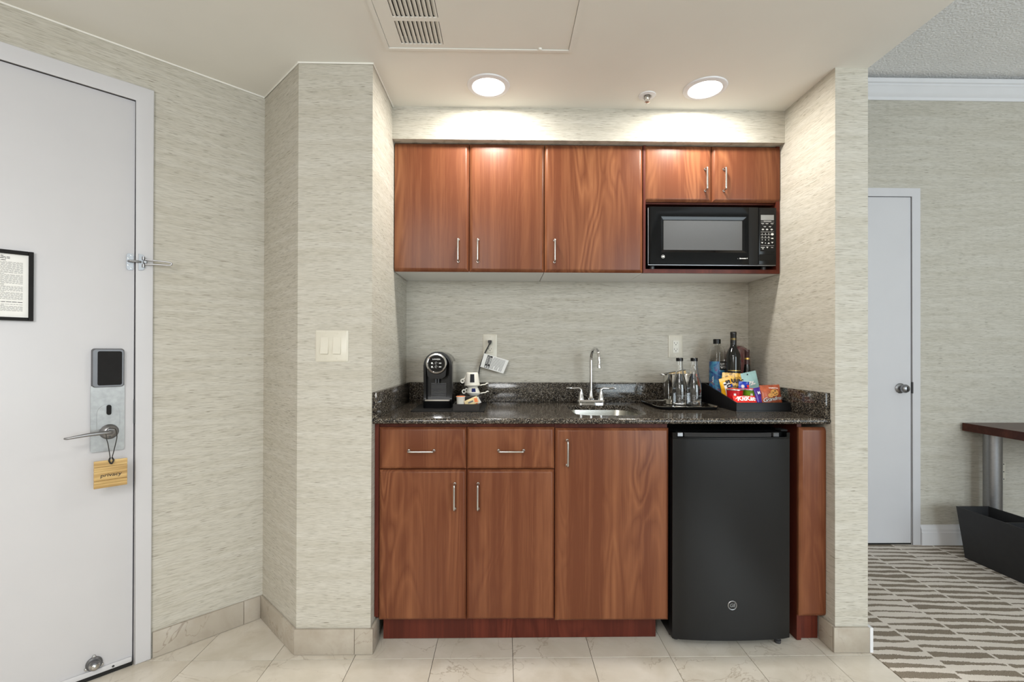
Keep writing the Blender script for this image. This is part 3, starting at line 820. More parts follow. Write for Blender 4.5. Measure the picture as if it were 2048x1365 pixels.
# ---------------------------------------------------------------- counter, backsplash, sink, faucet
SX0, SX1, SY0, SY1, SR = .304, .616, 1.975, 2.352, .075
ct = thing('countertop', 'polished black speckled granite countertop with a sink cut-out', 'countertop', (.4, 2.2, .892))
b = nb()
zt, zb = ZCT, .8915
outer = [(XL + .001, YCF + .011), (XR - .001, YCF + .011), (XR - .001, YB - .0005), (XL + .001, YB - .0005)]
inner = rrect(SX0, SY0, SX1, SY1, SR, 8)
def loopv(pts, z): return [b.verts.new((p[0], p[1], z)) for p in pts]
for z in (zt, zb):
    lo_, li = loopv(outer, z), loopv(inner, z)
    es = [b.edges.new((L[i], L[(i + 1) % len(L)])) for L in (lo_, li) for i in range(len(L))]
    bmesh.ops.triangle_fill(b, edges=es, use_beauty=True)
    if z == zt: TO, TI = lo_, li
    else: BO, BI = lo_, li
for A, Bq in ((TO, BO), (TI, BI)):
    for i in range(len(A)): b.faces.new((A[i], A[(i + 1) % len(A)], Bq[(i + 1) % len(A)], Bq[i]))
rr_ = (zt - zb) / 2
prof = [(YCF + .011, zt)] + [(YCF + .011 - .011 * math.sin(R(a)), (zt + zb) / 2 + rr_ * math.cos(R(a))) for a in range(15, 180, 15)] + [(YCF + .011, zb)]
prism(b, prof, 'x', XL + .001, XR - .001)
obj('slab', b, 'granite', ct, 40)
for nm, lab, lo, hi in (('backsplash', 'low black granite backsplash strip along the back wall behind the faucet', (XL + .0205, YB - .0205, ZCT + .0003), (XR - .0205, YB - .0005, 1.0167)),
                        ('backsplash', 'black granite side splash on the wall beside the coffee machine', (XL + .0005, 1.8760, ZCT + .0003), (XL + .0200, YB - .0005, 1.0167)),
                        ('backsplash', 'black granite side splash on the wall beside the snack box', (XR - .0200, 1.8820, ZCT + .0003), (XR - .0005, YB - .0005, 1.0167))):
    b = nb(); box(b, lo, hi, .0015, 2); o = tag(obj(nm, b, 'granite'), lab, 'backsplash', 'granite backsplash strips around the counter'); origin(o, lo)

sk = thing('sink', 'small undermounted stainless steel bar sink below the faucet', 'sink', (.46, 2.16, .72))
b = nb()
lv = [(rrect(SX0 - .022, SY0 - .022, SX1 + .022, SY1 + .022, SR, 8), .8900), (rrect(SX0 - .004, SY0 - .004, SX1 + .004, SY1 + .004, SR, 8), .8900), (rrect(SX0 - .002, SY0 - .002, SX1 + .002, SY1 + .002, SR, 8), .870), (rrect(SX0 + .008, SY0 + .008, SX1 - .008, SY1 - .008, SR, 8), .78), (rrect(SX0 + .03, SY0 + .03, SX1 - .03, SY1 - .03, SR - .01, 8), .752), (rrect(.42, 2.13, .50, 2.20, .03, 8), .748)]
Ls = [loopv(p, z) for p, z in lv]
for A, Bq in zip(Ls, Ls[1:]):
    for i in range(len(A)): b.faces.new((A[i], A[(i + 1) % len(A)], Bq[(i + 1) % len(A)], Bq[i]))
b.faces.new(Ls[-1])
obj('bowl', b, 'sinksteel', sk, 50)
b = nb(); lathe(b, [(0, .002), (.02, .002), (.038, .0045), (.042, .001), (0, .0)], (.46, 2.165, .7485), 28); obj('drain', b, 'chrome', sk)

fc = thing('faucet', 'chrome gooseneck bar faucet with two lever handles behind the sink', 'faucet', (.447, 2.43, ZCT))
FX, FY = .447, 2.430
b = nb(); prism(b, rrect(FX - .0735, FY - .024, FX + .0735, FY + .024, .022, 6), 'z', ZCT, ZCT + .012); prism(b, rrect(FX - .0735, FY - .024, FX + .0735, FY + .024, .022, 6), 'z', ZCT + .012, ZCT + .0205, rrect(FX - .069, FY - .0195, FX + .069, FY + .0195, .018, 6)); obj('base_plate', b, 'chrome', fc, 40)
b = nb(); lathe(b, [(0, .0205), (.0165, .0205), (.0165, .027), (.0135, .030), (.0110, .042), (.0095, .050), (.0078, .054), (.0078, .070), (0, .070)], (FX, FY, ZCT), 30); obj('spout_collar', b, 'chrome', fc, 40)
b = nb()
dirx, diry = .16, -.987
P = [(FX, FY, ZCT + .06), (FX, FY, 1.130)]
rad = .058
for a in range(0, 185, 12):
    q = rad - rad * math.cos(R(a)); P.append((FX + dirx * q, FY + diry * q, 1.138 + rad * math.sin(R(a))))
e_ = P[-1]; P.append((e_[0], e_[1], 1.118))
tube(b, P, .0077, 16); obj('spout', b, 'chrome', fc, 60)
b = nb(); lathe(b, [(0, 0), (.0098, 0), (.0098, .018), (.0078, .021), (0, .021)], (e_[0], e_[1], 1.1005), 24); obj('aerator', b, 'chrome', fc, 40)
for sx in (-1, 1):
    hx = FX + sx * .0515
    b = nb(); lathe(b, [(0, .0205), (.0175, .0205), (.0165, .028), (.0125, .045), (.0095, .060), (.0095, .064), (0, .066)], (hx, FY, ZCT), 26)
    tube(b, spline([(hx - sx * .001, FY, ZCT + .055), (hx + sx * .001, FY, ZCT + .0715), (hx + sx * .013, FY, ZCT + .0790), (hx + sx * .040, FY, ZCT + .0775), (hx + sx * .062, FY - .002, ZCT + .0800), (hx + sx * .076, FY - .003, ZCT + .0785)], 6), [.0095] * 8 + [.0088 - .0035 * k / 22 for k in range(23)], 12, flat=.75)
    obj('lever_handle', b, 'chrome', fc, 50)

# ---------------------------------------------------------------- wall outlets
def outlet(label, x0, x1, z0, z1, y):
    t = thing('wall_outlet', label, 'outlet', ((x0 + x1) / 2, y, z0))
    b = nb(); wplate(b, x0, x1, z0, z1, y); obj('plate', b, 'almond', t)
    xc, zc = (x0 + x1) / 2, (z0 + z1) / 2
    b = nb(); box(b, (xc - .0168, y - .0082, zc - .0335), (xc + .0168, y - .0058, zc + .0335), .001, 1); rc = obj('receptacle', b, 'almond', t)
    b = nb()
    for s in (-1, 1):
        zz = zc + s * .0165
        box(b, (xc - .0085, y - .0086, zz - .001), (xc - .0070, y - .0081, zz + .007)); box(b, (xc - .0105, y - .0086, zz + .0024), (xc - .0070, y - .0081, zz + .0040)); box(b, (xc + .0060, y - .0086, zz - .0005), (xc + .0075, y - .0081, zz + .0065))
        lathe(b, [(0, -.0086), (.0024, -.0086), (.0024, -.0080), (0, -.0080)], (xc, y, zz - .0062), 10, 'y')
    obj('slot', b, 'slot', rc)
    for z in (z0 + .0125, z1 - .0125):
        b = nb(); lathe(b, [(0, -.0012), (.003, -.0008), (.0034, 0), (0, 0)], (xc, y - .006, z), 12, 'y'); obj('screw', b, 'almond', t)
outlet('almond wall outlet with a black plug above the coffee machine', -.1115, -.0369, 1.1445, 1.2714, YB)
outlet('empty almond wall outlet right of the faucet above the glass bottles', .8785, .9545, 1.1480, 1.2695, YB)

# ---------------------------------------------------------------- coffee corner
b = nb(); prism(b, rrect(-.4090, 2.0835, -.0860, 2.4550, .010, 4), 'z', ZCT, ZCT + .0045)
mt = tag(obj('serving_mat', b, 'matblack', None, 30), 'thin dark flat tray under the coffee machine and cup caddy', 'tray'); origin(mt, (-.25, 2.27, ZCT))
ZM = ZCT + .0045
mx = -.3050
cm = thing('coffee_machine', 'black pod coffee machine with a chrome ringed round button panel', 'coffee machine', (mx, 2.30, ZM))
def archp(w, zc, z0, n=14):
    return [(mx + w, z0)] + [(mx + w * math.cos(PI * k / n), zc + w * math.sin(PI * k / n)) for k in range(n + 1)] + [(mx - w, z0)]
b = nb(); prism(b, archp(.0630, 1.1140, ZM + .004), 'y', 2.240, 2.425); bm_es = [e for e in b.edges if all(abs(v.co.y - 2.425) < 1e-4 for v in e.verts)]
bmesh.ops.bevel(b, geom=bm_es, offset=.018, segments=4, affect='EDGES', profile=.5); obj('body', b, 'blackgloss', cm, 40)
b = nb()
o_, i_ = archp(.0655, 1.1130, ZM + .004), archp(.0540, 1.1130, ZM + .004)
for y0, y1 in ((2.192, 2.2405),):
    A = [b.verts.new((p[0], y0 + (.010 if p[1] < 1.02 else 0), p[1])) for p in o_]; Bq = [b.verts.new((p[0], y0 + (.010 if p[1] < 1.02 else 0), p[1])) for p in i_]
    C_ = [b.verts.new((p[0], y1, p[1])) for p in o_]; D_ = [b.verts.new((p[0], y1, p[1])) for p in i_]
    for k in range(len(o_) - 1):
        for q in ((A, Bq), (C_, D_), (A, C_), (Bq, D_)): b.faces.new((q[0][k], q[0][k + 1], q[1][k + 1], q[1][k]))
obj('shell_rim', b, 'black', cm, 40)
for sx in (-1, 1):
    b = nb(); box(b, (mx + sx * .0630, 2.242, ZM + .006), (mx + sx * .0655, 2.405, 1.132), .001, 1); obj('side_panel', b, 'mirror', cm, label='polished silver side panel')
hx_, hz = mx - .0035, 1.1235
b = nb(); lathe(b, [(0, 2.176), (.0475, 2.176), (.0495, 2.182), (.0495, 2.245), (0, 2.245)], (hx_, 0, hz), 44, 'y'); hd = obj('brew_head', b, 'black', cm, 40)
b = nb(); prism(b, [(hx_ - .046, 1.112), (hx_ + .046, 1.112), (hx_ + .041, 1.066), (hx_ + .026, 1.054), (hx_ - .026, 1.054), (hx_ - .041, 1.066)], 'y', 2.178, 2.2415); obj('spout_housing', b, 'black', cm, 40)
b = nb(); lathe(b, [(.0375, 2.1705), (.0405, 2.1665), (.0455, 2.1675), (.0482, 2.1730), (.0485, 2.179), (.0375, 2.179), (.0375, 2.1705)], (hx_, 0, hz), 48, 'y'); obj('chrome_ring', b, 'chrome', hd, 50)
b = nb(); lathe(b, [(0, 2.1735), (.0372, 2.1735), (.0372, 2.177), (0, 2.177)], (hx_, 0, hz), 40, 'y'); obj('button_panel', b, 'blackgloss', hd, 40)
b = nb()
text(b, 'LAVAZZA', .0086, lambda x, y: Vector((hx_ + x, 2.1731, hz + .0195 + y)), bold=.0002, space=.92)
def icon_ring(zc, xc):
    for k in range(10):
        a0, a1 = 2 * PI * k / 12, 2 * PI * (k + 1) / 12
        quad(b, [(xc + r * math.cos(a), 2.1731, zc + r * math.sin(a)) for r, a in ((.0042, a0), (.0052, a0), (.0052, a1), (.0042, a1))])
for zc in (.0025, -.0145):
    icon_ring(hz + zc, hx_ - .001)
    quad(b, [(hx_ - .024, 2.1731, hz + zc - .003), (hx_ - .016, 2.1731, hz + zc - .003), (hx_ - .0165, 2.1731, hz + zc + .0032), (hx_ - .0235, 2.1731, hz + zc + .0032)])
    quad(b, [(hx_ - .0235, 2.1731, hz + zc - .0046), (hx_ - .0115, 2.1731, hz + zc - .0046), (hx_ - .0115, 2.1731, hz + zc - .0038), (hx_ - .0235, 2.1731, hz + zc - .0038)])
    quad(b, [(hx_ + .0115, 2.1731, hz + zc - .0022), (hx_ + .0225, 2.1731, hz + zc - .0022), (hx_ + .0225, 2.1731, hz + zc + .0014), (hx_ + .0115, 2.1731, hz + zc + .0014)])
obj('lettering', b, 'whiteprint', hd)
b = nb()
for sx in (-.006, .006): lathe(b, [(0, 0), (.0042, 0), (.0050, .022), (0, .022)], (hx_ + sx, 2.200, 1.0335), 16)
obj('nozzle', b, 'grey', cm)
b = nb(); box(b, (mx - .0535, 2.2300, ZM + .010), (mx + .0535, 2.2410, 1.062)); obj('recess_back', b, 'black', cm)
for k in range(13):
    b = nb(); z = .9660 + k * .0052; box(b, (mx - .034, 2.2235, z), (mx + .036, 2.2302, z + .0028)); obj('rib', b, 'grey', cm)
b = nb(); prism(b, rrect(mx - .0650, 2.1760, mx + .0640, 2.2420, .010, 4), 'z', ZM, .9525)
for v in b.verts:
    if v.co.z < .93: v.co.y += .006 if v.co.y < 2.2 else 0
obj('drip_tray_base', b, 'black', cm, 40)
b = nb(); prism(b, rrect(mx - .0640, 2.1755, mx + .0630, 2.2300, .010, 4), 'z', .9525, .9585); obj('drip_grid', b, 'chrome', cm, 40)

# organiser caddy beside it, with its creamer, packets and cups
og = thing('caddy', 'dark brown caddy with an open front tray beside the coffee machine', 'caddy', (-.165, 2.25, ZM))
b = nb()
cx0, cx1, cy0, cy1, cy2 = -.2225, -.1075, 2.0865, 2.262, 2.43
box(b, (cx0, cy0, ZM), (cx1, cy1, ZM + .004)); box(b, (cx0, cy0, ZM + .004), (cx1, cy0 + .005, .9475)); box(b, (cx0, cy0 + .005, ZM + .004), (cx0 + .005, cy1, .9475)); box(b, (cx1 - .005, cy0 + .005, ZM + .004), (cx1, cy1, .9475))
obj('front_tray', b, 'caddybrown', og)
b = nb(); box(b, (-.2225, cy1, ZM), (cx1, cy2, .9640), .002, 1); obj('cup_stand', b, 'caddybrown', og)

def cup(label, x, y, z, r_rim, r_base, h, label_mat, handle_side, hz_, lab_rng, lx):
    t = thing('coffee_cup', label, 'cup', (x, y, z), 0, 'upturned white cups on the caddy')
    b = nb(); th = .003
    lathe(b, [(r_rim - th, 0), (r_rim, 0), (r_rim + .001, .003), (r_rim - (r_rim - r_base) * .45, h * .5), (r_base + .002, h - .008), (r_base, h - .003), (r_base - .004, h), (0, h - .001), (0, h - .006), (r_base - th, h - .008), (r_rim - th - .001, .004), (r_rim - th, 0)], (x, y, z), 44); obj('cup_body', b, 'ceramic', t, 40)
    b = nb()
    hx = x + handle_side * (r_rim + .0105)
    tube(b, [(hx + .0080 * math.cos(2 * PI * k / 18), y, z + hz_ + .0085 * math.sin(2 * PI * k / 18)) for k in range(18)], .0032, 8, True)
    tube(b, spline([(hx - handle_side * .004, y, z + hz_ + .0085), (x + handle_side * (r_rim - .001), y, z + hz_ + .014), (x + handle_side * (r_base + .001), y, z + min(h - .008, hz_ + .030))], 5), .0034, 8)
    obj('handle', b, 'ceramic', t, 60)
    b = nb(); a0 = math.asin(max(-1, min(1, (lx - x) / r_rim))); n = 5; za, zb = lab_rng
    for k in range(n):
        P = []
        for a, zz in ((k, za), (k + 1, za), (k + 1, zb), (k, zb)):
            an = a0 + (a / n - .5) * .62; rr2 = r_rim - (r_rim - r_base) * .9 * (zz / h) + .0012
            P.append((x + rr2 * math.sin(an), y - rr2 * math.cos(an), z + zz))
        quad(b, P)
    obj('printed_patch', b, label_mat, t)
    return t
def saucer(label, x, y, z, r):
    t = thing('saucer', label, 'saucer', (x, y, z), 0, 'white saucers under the upturned cups')
    b = nb(); lathe(b, [(0, 0), (.024, 0), (.026, .003), (r, .0095), (r + .001, .0115), (r - .002, .0118), (.026, .0058), (0, .004)], (x, y, z), 44); obj('dish', b, 'ceramic', t, 40)
    b = nb(); tube(b, spline([(x + r - .004, y, z + .0085), (x + r + .010, y, z + .0125), (x + r + .020, y, z + .0130), (x + r + .030, y, z + .0195), (x + r + .037, y, z + .0185)], 5), [.007] * 4 + [.006] * 5 + [.0072] * 6 + [.0055] * 6, 10, flat=.45); obj('finger_tab', b, 'ceramic', t, 60)
    return t
ccx, ccy = -.1560, 2.335
saucer('lower white saucer with a wavy tab on the dark caddy', ccx + .010, ccy + .005, .9643, .0350)
cup('small upturned white cup at the bottom of the cup stack', ccx + .004, ccy, .9765, .0335, .0258, .0275, 'cupblue', -1, .006, (.003, .024), ccx + .010)
saucer('upper white saucer with a wavy tab between the two cups', ccx + .002, ccy, 1.0043, .0410)
cup('large upturned white cup on top of the cup stack', ccx, ccy, 1.0165, .0368, .0290, .0610, 'cuplabel', -1, .0175, (.013, .053), ccx + .003)

t = thing('creamer_pod', 'white creamer pod with an orange lid in the caddy tray', 'creamer', (-.193, 2.12, ZM + .004))
b = nb(); lathe(b, [(0, 0), (.0155, 0), (.0165, .003), (.0190, .052), (.0212, .0545), (.0212, .056), (0, .056)], (-.1925, 2.125, ZM + .004), 30); obj('cup', b, 'ceramic', t, 40)
b = nb(); lathe(b, [(0, .058), (.018, .0575), (.0205, .0562), (0, .0562)], (-.1925, 2.125, ZM + .004), 30); obj('lid', b, 'orange', t, 40)

# pillow-like bags: front bulge, crimped ends
def bag_fn(w, h, th, crimp=.06):
    def f(x, z):
        a = max(0, 1 - (abs(x) / (w / 2)) ** 2.6); u = z / h
        c = max(0, min(1, (u - crimp) / .22)) * max(0, min(1, (1 - crimp - u) / .22)); c = c * c * (3 - 2 * c)
        return th / 2 * (a ** .5) * c + .0012
    return f
def bag(name, label, cat, w, h, th, mat, mx_, group=None, seed=0, wrinkle=.0016, crimp=.06, edge=None):
    t = bpy.data.objects.new(name, None); COL.objects.link(t); t.empty_display_size = .03
    t.matrix_world = mx_; FR[t.name] = mx_.copy(); tag(t, label, cat, group)
    f = bag_fn(w, h, th, crimp); nx, nz = 14, 18
    b = nb(); F, K = [], []
    for j in range(nz + 1):
        rf, rk = [], []
        for i in range(nx + 1):
            x, z = (i / nx - .5) * w, j / nz * h
            wr = noise.noise(Vector((x * 60 + seed * 9, z * 45, seed))) * wrinkle
            ed = 0 if 0 < i < nx and 0 < j < nz else 1
            zz = z + (.0012 * (i % 2) if j in (0, nz) else 0)
            rf.append(b.verts.new((x, -f(x, z) - (0 if ed else wr), zz))); rk.append(b.verts.new((x, f(x, z) * .8 + (0 if ed else wr), zz)))
        F.append(rf); K.append(rk)
    for j in range(nz):
        for i in range(nx):
            b.faces.new((F[j][i], F[j][i + 1], F[j + 1][i + 1], F[j + 1][i])); b.faces.new((K[j][i], K[j + 1][i], K[j + 1][i + 1], K[j][i + 1]))
    for j in range(nz):
        for i in (0, nx): b.faces.new((F[j][i], F[j + 1][i], K[j + 1][i], K[j][i]))
    for i in range(nx):
        for j in (0, nz): b.faces.new((F[j][i], K[j][i], K[j][i + 1], F[j][i + 1]))
    obj('bag', b, mat, t, 50, world=False)
    def on(x, z, off=.0030):
        return Vector((x, -f(x, z) - off, z))
    return t, on
def place(x, y, z, lean=0, roll=0, yaw=0, w=0, th=.02):
    z += w / 2 * abs(math.sin(R(roll))) + th / 2 * abs(math.sin(R(lean)))
    return Matrix.Translation((x, y, z)) @ Matrix.Rotation(R(yaw), 4, 'Z') @ Matrix.Rotation(R(lean), 4, 'X') @ Matrix.Rotation(R(roll), 4, 'Y')
def local(name, b, mat, parent, **k): return obj(name, b, mat, parent, world=False, **k)
def pgrid(bm, on, x0, x1, z0, z1, off=.0026, n=8):
    V = [[bm.verts.new(on(x0 + (x1 - x0) * i / n, z0 + (z1 - z0) * j / n, off)) for i in range(n + 1)] for j in range(n + 1)]
    for j in range(n):
        for i in range(n): bm.faces.new((V[j][i], V[j][i + 1], V[j + 1][i + 1], V[j + 1][i]))
def patch(bm, on, pts, off=.0032):
    bm.faces.new([bm.verts.new(on(x, z, off)) for x, z in pts])

for k, (x, y, z, yw, ln, lab, mt_) in enumerate((
        (-.149, 2.108, .9440, 66, -70, 'cream sugar packet with a brown corner on top in the caddy tray', 'sugar'),
        (-.158, 2.132, .9385, 74, -72, 'orange edged sugar packet lying behind the creamer pod', 'orange'),
        (-.140, 2.135, .9330, 60, -74, 'white sugar packet underneath the other packets', 'card'))):
    t, on = bag('sugar_packet', lab, 'packet', .030, .062, .006, mt_, place(x - .022, y + .004, z, 0, yw, -8) , 'sugar packets in the caddy tray', k, .0006)
    if k == 0:
        b = nb(); patch(b, on, [(-.010, .048), (.008, .044), (.012, .058), (-.006, .060)], .0012); local('printed_patch', b, 'orange', t)
        b = nb(); patch(b, on, [(-.004, .016), (.003, .016), (.003, .040), (-.004, .040)], .0012); local('printed_line', b, 'greyprint', t)

# power cord with plug and warning tag
t = thing('power_cord', 'black power cord plugged into the outlet above the coffee cups', 'cord', (-.075, 2.5, 1.2))
b = nb()
P = [(-.0757, 2.494, 1.2215), (-.083, 2.490, 1.205), (-.0985, 2.488, 1.174), (-.116, 2.487, 1.128), (-.1285, 2.487, 1.085), (-.133, 2.482, 1.030), (-.128, 2.475, .985), (-.135, 2.462, .935), (-.170, 2.462, .9185), (-.24, 2.458, .9185), (-.295, 2.440, .935), (-.302, 2.424, .955)]
tube(b, spline(P, 6), .0036, 10); obj('cable', b, 'cord', t, 60)
b = nb(); prism(b, [(-.0845, 1.2390), (-.0645, 1.2390), (-.0665, 1.2250), (-.0720, 1.2175), (-.0770, 1.2175), (-.0835, 1.2250)], 'y', 2.484, 2.5155); bmesh.ops.bevel(b, geom=b.edges[:], offset=.002, segments=2, affect='EDGES'); obj('plug', b, 'cord', t, 40)
# tag sheet
tl, tr, br, bl = [at(u, v, 2.481) for u, v in ((968.5, 707), (1017.5, 721.5), (1006.5, 747.5), (960.5, 734))]
def tg(fx, fy, off=0):
    p = tl.lerp(tr, fx); q = bl.lerp(br, fx); r_ = p.lerp(q, fy); return Vector((r_.x, r_.y - off - .008 * math.sin(fx * 2.2), r_.z))
wt = thing('warning_tag', 'white printed warning tag wrapped around the black power cord', 'tag', tuple((tl + bl) / 2))
b = nb()
for s in (0, .0010):
    V = [[b.verts.new(tg(i / 8, j, s)) for j in (0, 1)] for i in range(9)]
    for i in range(8): b.faces.new((V[i][0], V[i + 1][0], V[i + 1][1], V[i][1]))
obj('sheet', b, 'card', wt)
b = nb()
for a, c in ((.155, .250), (.262, .365)):
    b.faces.new([b.verts.new(tg(x, y, .0016)) for x, y in ((a, .05), (c, .05), (c, .96), (a, .96))])
obj('black_band', b, 'print', wt)
b = nb()
for a, c in ((.170, .235), (.275, .345)):
    b.faces.new([b.verts.new(tg(x, y, .0020)) for x, y in ((a, .92), (c, .92), ((a + c) / 2, .76))])
wl = (tr - tl).length; hl = (bl - tl).length
text(b, 'WARNING', .0085, lambda x, y: tg(.2025 - y / wl * -1 * -1, .40 - x / hl, .0020), bold=.0002)
for fx in (.290, .325):
    b.faces.new([b.verts.new(tg(x, y, .0020)) for x, y in ((fx, .16), (fx + .018, .16), (fx + .018, .66), (fx, .66))])
obj('lettering', b, 'whiteprint', wt)
b = nb()
for k in range(11):
    fx = .40 + k * .046; y0 = .07 + (.0 if k else .1)
    b.faces.new([b.verts.new(tg(x, y, .0016)) for x, y in ((fx, y0), (fx + .016, y0), (fx + .016, .93 - (.25 if k % 4 == 3 else 0)), (fx, .93 - (.25 if k % 4 == 3 else 0)))])
obj('printed_text', b, 'greyprint', wt, kind='stuff')

# ---------------------------------------------------------------- bar tray with ice bucket and glass bottles
tx0, tx1, ty0, ty1 = .708, .9990, 2.1550, 2.478
tr_ = thing('serving_tray', 'black rimmed steel serving tray with rounded corners right of the sink', 'tray', (.85, 2.31, ZCT))
b = nb()
def stack(bm, lv, close0=True, close1=True):
    L = [[bm.verts.new((p[0], p[1], z)) for p in pts] for pts, z in lv]
    for A, Bq in zip(L, L[1:]):
        for i in range(len(A)): bm.faces.new((A[i], A[(i + 1) % len(A)], Bq[(i + 1) % len(A)], Bq[i]))
    if close0: bm.faces.new(L[0])
    if close1: bm.faces.new(L[-1])
def rr4(i, r): return rrect(tx0 + i, ty0 + i, tx1 - i, ty1 - i, r, 6)
stack(b, [(rr4(.020, .03), ZCT + .0005), (rr4(.012, .034), ZCT + .001), (rr4(.001, .045), ZCT + .0125), (rr4(.0, .045), ZCT + .0140)], True, False); obj('tray_underside', b, 'matblack', tr_, 50)
b = nb(); stack(b, [(rr4(.0, .045), ZCT + .0142), (rr4(.002, .043), ZCT + .0152), (rr4(.009, .038), ZCT + .0105), (rr4(.020, .032), ZCT + .0040)], False, True); obj('tray_top', b, 'mirror', tr_, 50)
ZT = ZCT + .0041

bk = thing('ice_bucket', 'polished steel ice bucket standing behind the two glass bottles', 'ice bucket', (.884, 2.374, ZT))
b = nb(); bc = (.884, 2.374, ZT); br_ = .079
lathe(b, [(0, 0), (br_ - .006, 0), (br_ - .001, .004), (br_, .02), (br_ + .001, .150), (br_ + .004, .1535), (br_ + .003, .156), (br_ - .002, .1545), (br_ - .003, .15), (br_ - .004, .012), (0, .010)], bc, 56); obj('bucket_body', b, 'mirror', bk, 40)
for sx in (-1,):
    b = nb(); tube(b, spline([(bc[0] + sx * (br_ + .001), bc[1] - .018, ZT + .148), (bc[0] + sx * (br_ + .016), bc[1] - .012, ZT + .150), (bc[0] + sx * (br_ + .016), bc[1] + .012, ZT + .150), (bc[0] + sx * (br_ + .001), bc[1] + .018, ZT + .148)], 6), .0035, 8); obj('bucket_handle', b, 'chrome', bk, 60)
b = nb(); mxc = Matrix.Translation((.896, 2.366, ZT + .0185)) @ Matrix.Rotation(R(-9), 4, 'Y') @ Matrix.Rotation(R(-6), 4, 'X')
box(b, (-.044, -.0008, 0), (.044, .0008, .150)); b.transform(mxc)
cdp = obj('menu_card', b, 'tan', None); tag(cdp, 'tan paper card with a dark top edge standing in the ice bucket', 'card'); origin(cdp, (.896, 2.366, ZT + .0185))
b = nb(); box(b, (-.044, -.0012, .146), (.044, .0012, .150)); 
for zz in (.128, .120): box(b, (-.012, -.0013, zz), (.022, -.0008, zz + .0015))
b.transform(mxc); obj('dark_border', b, 'print', cdp)

def glass_bottle(label, x, y):
    t = thing('glass_bottle', label, 'bottle', (x, y, ZT), 0, 'glass water bottles on the serving tray'); c = (x, y, ZT)
    ro = [(0, 0), (.0320, 0), (.0345, .003), (.0348, .012), (.0348, .085), (.0325, .108), (.0260, .135), (.0190, .162), (.0152, .185), (.0142, .205), (.0142, .2175)]
    ri = [(.0118, .2175), (.0118, .205), (.0128, .186), (.0164, .162), (.0236, .134), (.0300, .107), (.0322, .085), (.0322, .012), (.0300, .007), (0, .006)]
    b = nb(); lathe(b, ro + ri, c, 40); obj('bottle_glass', b, 'glass', t, 60)
    wi = [(0, .0062), (.0299, .0072), (.0320, .0122), (.0320, .085), (.0298, .107), (.0234, .134), (.0168, .158), (0, .158)]
    b = nb(); lathe(b, wi, c, 40); obj('water', b, 'water', t, 60)
    b = nb(); lathe(b, [(0, .2340), (.0150, .2340), (.0163, .2325), (.0163, .2180), (.0145, .2178), (0, .2178)], c, 32); obj('cap', b, 'black', t, 40)
    def cyl(px, pz):
        a = px / .0350; return Vector((x + .0351 * math.sin(a + .1), y - .0351 * math.cos(a + .1), ZT + .054 + pz))
    b = nb(); text(b, 'TRUMP', .0150, cyl, space=1.15)
    for zz in (-.013, -.0165):
        for k in range(10):
            quad(b, [cyl((k + q) / 10 * .05 - .025, zz + h) for q, h in ((0, 0), (1, 0), (1, .0007), (0, .0007))])
    obj('etched_lettering', b, 'greyprint', t)
glass_bottle('clear glass water bottle with black cap, nearer the sink, before the ice bucket', .8355, 2.246)
glass_bottle('clear glass water bottle with black cap, nearer the snack box, on the steel tray', .9050, 2.246)

# ---------------------------------------------------------------- snack box and its contents
sx0, sx1, sy0, sy1 = 1.0370, 1.2830, 2.1010, 2.4830
sb = thing('snack_box', 'black open box with sloping sides holding snacks and bottles', 'box', (1.16, 2.29, ZCT))
b = nb(); box(b, (sx0, sy0, ZCT), (sx1, sy1, ZCT + .004)); obj('box_floor', b, 'boxblack', sb)
b = nb(); box(b, (sx0, sy0, ZCT + .004), (sx1, sy0 + .006, .9545), .001, 1); obj('front_panel', b, 'boxblack', sb)
b = nb(); box(b, (sx0, sy1 - .006, ZCT + .004), (sx1, sy1, 1.0185), .001, 1); obj('back_panel', b, 'boxblack', sb)
for xa in (sx0, sx1 - .006):
    b = nb(); prism(b, [(sy0 + .006, ZCT + .004), (sy1 - .006, ZCT + .004), (sy1 - .006, 1.0185), (sy1 - .05, 1.0185), (sy0 + .006, .9545)], 'x', xa, xa + .006); obj('side_panel', b, 'boxblack', sb)
ZB = ZCT + .0042
def mapcyl(x, y, r, z0, ang=0):
    return lambda px, pz: Vector((x + r * math.sin(px / r + ang), y - r * math.cos(px / r + ang), z0 + pz))
def cylpatch(bm, f, x0, x1, z0, z1, n=6):
    for k in range(n):
        a, c = x0 + (x1 - x0) * k / n, x0 + (x1 - x0) * (k + 1) / n
        quad(bm, [f(a, z0), f(c, z0), f(c, z1), f(a, z1)])
# tall water bottle
wx, wy = 1.0850, 2.402
t = thing('water_bottle', 'tall clear plastic water bottle with a painted blue label and black cap', 'bottle', (wx, wy, ZB)); c = (wx, wy, ZB)
b = nb(); lathe(b, [(0, 0), (.030, 0), (.038, .006), (.0392, .02), (.0392, .260), (.0370, .275), (.030, .286), (.020, .292), (.0165, .297), (.0165, .304), (.015, .304), (.015, .297), (.0185, .2905), (.0285, .2835), (.0352, .273), (.0375, .259), (.0375, .02), (.036, .008), (0, .005)], c, 40); obj('bottle_shell', b, 'plastic_clear', t, 60)
b = nb(); lathe(b, [(0, .0055), (.0358, .0085), (.0372, .02), (.0372, .225), (0, .225)], c, 36); obj('water', b, 'water', t, 60)
b = nb(); f = mapcyl(wx, wy, .0396, ZB)
cylpatch(b, f, -.062, .062, .03, .2150, 20); obj('label_band', b, 'waterlabel', t, 60)
b = nb(); f2 = mapcyl(wx, wy, .0399, ZB); cylpatch(b, f2, -.004, .042, .172, .2150, 8); obj('name_patch', b, 'print', t, 60)
b = nb(); f3 = mapcyl(wx, wy, .0402, ZB)
